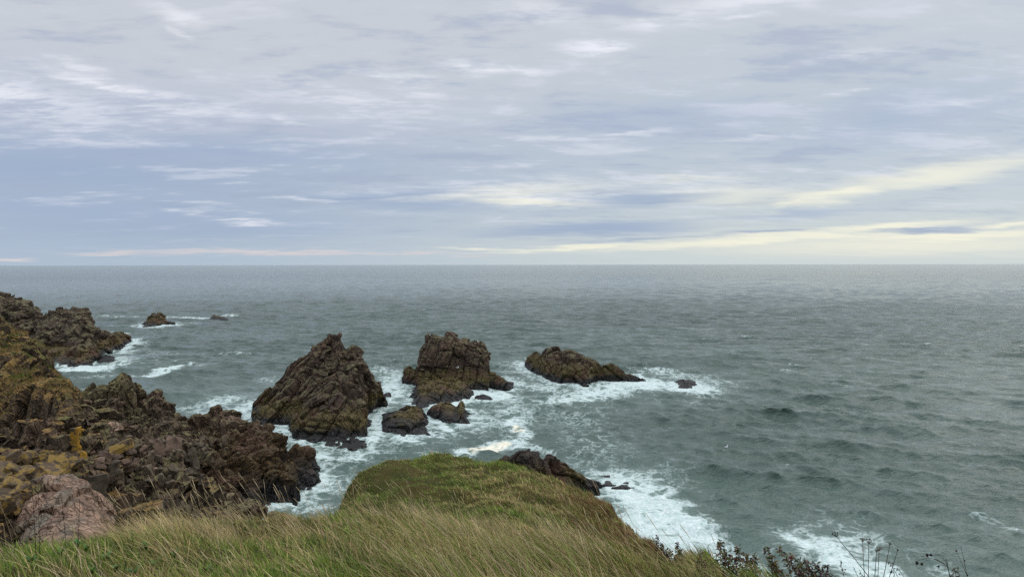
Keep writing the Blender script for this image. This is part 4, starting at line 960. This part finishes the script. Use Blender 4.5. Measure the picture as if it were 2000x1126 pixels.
def srgb(r, g, b): return tuple(((x / 255 + .055) / 1.055) ** 2.4 if x / 255 > .04045 else x / 255 / 12.92 for x in (r, g, b))
def ramp(fac, stops):
    nd = t.n('ShaderNodeValToRGB', {0: fac}); cr = nd.color_ramp; cr.interpolation = 'B_SPLINE'
    while len(cr.elements) < len(stops): cr.elements.new(.5)
    for e, (p, c) in zip(cr.elements, stops): e.position = p; e.color = (*srgb(*c), 1)
    return nd.outputs[0]
ve = t.m('MULTIPLY', t.n('ShaderNodeSeparateXYZ', {0: UW}).outputs[1], 2.5)    # 0..~.93 at the top of the picture
left = ramp(ve, [(0., (178, 195, 212)), (.07, (171, 188, 210)), (.16, (164, 181, 206)), (.36, (168, 183, 206)), (.48, (192, 199, 216)), (.62, (205, 210, 218)), (.85, (203, 208, 216)), (1., (206, 210, 217))])
right = ramp(ve, [(0., (205, 216, 218)), (.08, (208, 216, 216)), (.16, (196, 207, 214)), (.3, (192, 203, 214)), (.45, (190, 200, 213)), (.62, (197, 206, 215)), (.85, (205, 210, 218)), (1., (206, 210, 217))])
base = t.mix(t.rng(u, -.55, .35), left, right)
n1 = t.noise(t.rot(t.vmul(plane, (1., 1.9, 1)), (0, 0, .25)), 1.1, 8, .58, .3); n2 = t.noise(t.rot(t.vmul(plane, (1.2, 2.3, 1)), (0, 0, -.12)), 2.6, 7, .62, .2)
n3 = t.noise(t.rot(t.vmul(plane, (1.2, 3., 1)), (0, 0, .06)), 6.5, 6, .66, .3)
lum = t.m('ADD', t.m('MULTIPLY', t.m('SUBTRACT', n1, .5), 1.5), t.m('ADD', t.m('MULTIPLY', t.m('SUBTRACT', n2, .5), .85), t.m('MULTIPLY', t.m('SUBTRACT', n3, .5), .35)))
lum = t.m('MULTIPLY', lum, t.rng(v, 0., .12, .35, 1.))
base = t.mix(t.rng(lum, .02, .32, 0, .55), base, srgb(226, 229, 242)); base = t.mix(t.rng(t.m('MULTIPLY', lum, -1.), .02, .3, 0, .6), base, srgb(166, 178, 202))
dark = blobs([(80, 330, 330, 38, 0, .55), (250, 420, 330, 26, -2, .45), (760, 378, 170, 9, 4, .8), (820, 395, 140, 16, 0, .5), (1270, 388, 130, 10, 0, .8), (1150, 448, 210, 13, 2, .85), (1480, 456, 90, 5, 0, .9), (1850, 447, 110, 6, 0, .9), (1300, 240, 250, 40, 0, .35), (1750, 230, 260, 60, 5, .45), (500, 440, 300, 20, 0, .4), (400, 300, 420, 26, 0, .35), (1560, 420, 200, 10, 3, .55)])
base = t.mix(dark, base, srgb(160, 178, 208))
white = blobs([(1040, 392, 140, 13, -4, .9), (960, 374, 260, 24, 0, .55), (1350, 375, 240, 18, 0, .4), (60, 195, 130, 30, -4, .8), (250, 172, 190, 12, -5, .85), (120, 215, 170, 46, 0, .55), (330, 215, 150, 34, -4, .5), (150, 130, 60, 9, -3, .6), (355, 25, 70, 14, -8, .7), (365, 60, 30, 9, -14, .8), (40, 155, 90, 6, -4, .7), (735, 148, 60, 9, -6, .8), (830, 165, 80, 20, -10, .6), (690, 200, 240, 26, -6, .45),
               (950, 135, 100, 13, -8, .95), (1030, 150, 60, 8, -8, .7), (1175, 106, 110, 17, -3, 1.), (1130, 100, 70, 14, 0, .8), (1290, 55, 120, 22, -8, .7), (1430, 10, 150, 26, 0, .7), (1450, 45, 70, 9, 6, .6), (1050, 35, 120, 20, 0, .4), (1640, 182, 40, 7, 0, .6), (1240, 262, 90, 7, 0, .6), (1090, 275, 110, 8, 0, .4), (1480, 268, 100, 7, 0, .4), (550, 300, 100, 6, 0, .25), (1900, 195, 200, 18, 0, .4), (1650, 120, 130, 10, 0, .35), (560, 235, 60, 6, -5, .4), (480, 434, 60, 6, -3, .8), (600, 388, 90, 5, 0, .7), (380, 413, 60, 5, -6, .45), (180, 272, 150, 12, 0, .4)])
white = t.m('MULTIPLY', white, t.rng(t.m('ADD', n2, t.m('MULTIPLY', t.m('SUBTRACT', n3, .5), .8)), .38, .62, .35, 1.25))
base = t.mix(t.m('MULTIPLY', white, .85, clamp=True), base, srgb(240, 242, 250))
cream = blobs([(1040, 397, 130, 8, -3, .8), (980, 376, 200, 12, 3, .45), (1640, 380, 130, 15, 7, 1.), (1820, 345, 230, 22, 6, .8), (1950, 320, 150, 14, 3, .6), (1560, 395, 60, 8, 10, .8), (1350, 355, 120, 5, 0, .4), (1440, 385, 180, 20, 0, .5), (1720, 442, 170, 8, 2, 1.), (1450, 470, 340, 10, 3, .95), (1850, 462, 300, 12, 0, 1.), (1750, 480, 420, 22, 0, .65), (1150, 482, 200, 5, 3, .95), (960, 484, 110, 3, 0, .8), (1600, 458, 250, 8, 0, .9), (1980, 440, 110, 5, 2, .9)])
base = t.mix(t.m('MULTIPLY', cream, .95, clamp=True), base, srgb(248, 246, 226))
dark2 = blobs([(750, 380, 165, 8, 4, .8), (820, 396, 150, 14, 0, .55), (640, 384, 60, 4, 3, .7), (1270, 390, 130, 9, 0, .75), (1230, 402, 160, 12, 0, .4), (1120, 450, 220, 12, 2, .6), (350, 400, 90, 7, 0, .5), (350, 450, 300, 22, 0, .35), (180, 330, 330, 30, 0, .3), (1500, 453, 85, 4.5, 1, .8), (1800, 449, 110, 4.5, -2, .8), (1260, 464, 160, 4, 2, .7)])
base = t.mix(dark2, base, srgb(156, 174, 200))
pinkb = blobs([(210, 495, 85, 4, 1, .8), (520, 492, 300, 5, 0, .7), (20, 506, 50, 2.5, 0, .8), (780, 494, 200, 3, -1, .6)])
base = t.mix(pinkb, base, srgb(226, 216, 216))
# cloud deck brightened overhead, outside the picture, to lift the scene lighting
up = t.rng(v, .42, 1.15, 1., 3.5)
cloud = t.n('ShaderNodeVectorMath', {0: base}, operation='SCALE'); t.put(cloud.inputs['Scale'], up)
sky = t.n('ShaderNodeTexSky', sky_type='NISHITA', sun_disc=False, sun_elevation=SUN_EL, sun_rotation=SUN_AZ)
b1 = t.n('ShaderNodeBackground', {0: sky.outputs[0], 1: .10}); b2_ = t.n('ShaderNodeBackground', {0: cloud.outputs[0], 1: 1.0})
mx = t.n('ShaderNodeMixShader', {0: .94, 1: b1.outputs[0], 2: b2_.outputs[0]})
t.put(t.n('ShaderNodeOutputWorld').inputs[0], mx)
w.cycles.sampling_method = 'MANUAL'; w.cycles.sample_map_resolution = 512

sl = bpy.data.lights.new('sun', 'SUN'); sl.energy = .8; sl.angle = math.radians(60); sl.color = (1, .95, .86)
so = bpy.data.objects.new('sun', sl); COL.objects.link(so)
sd = Vector((math.sin(SUN_AZ) * math.cos(SUN_EL), math.cos(SUN_AZ) * math.cos(SUN_EL), math.sin(SUN_EL)))
so.rotation_euler = (-sd).to_track_quat('-Z', 'Y').to_euler()

cam = bpy.data.cameras.new('camera'); cam.sensor_width = 36; cam.lens = F / 2000 * 36; cam.clip_end = 100000; cam.clip_start = .05
co = bpy.data.objects.new('camera', cam); COL.objects.link(co); co.location = (0, 0, CAMH)
co.rotation_euler = (Matrix.Rotation(math.pi / 2 - TH, 3, 'X') @ Matrix.Rotation(math.radians(-.08), 3, 'Z')).to_euler()
scene.camera = co
scene.view_settings.view_transform = 'Standard'; scene.view_settings.look = 'None'; scene.view_settings.exposure = 0; scene.view_settings.gamma = 1
scene.cycles.use_denoising = False; scene.cycles.max_bounces = 5; scene.cycles.diffuse_bounces = 3; scene.cycles.glossy_bounces = 2; scene.cycles.transmission_bounces = 3
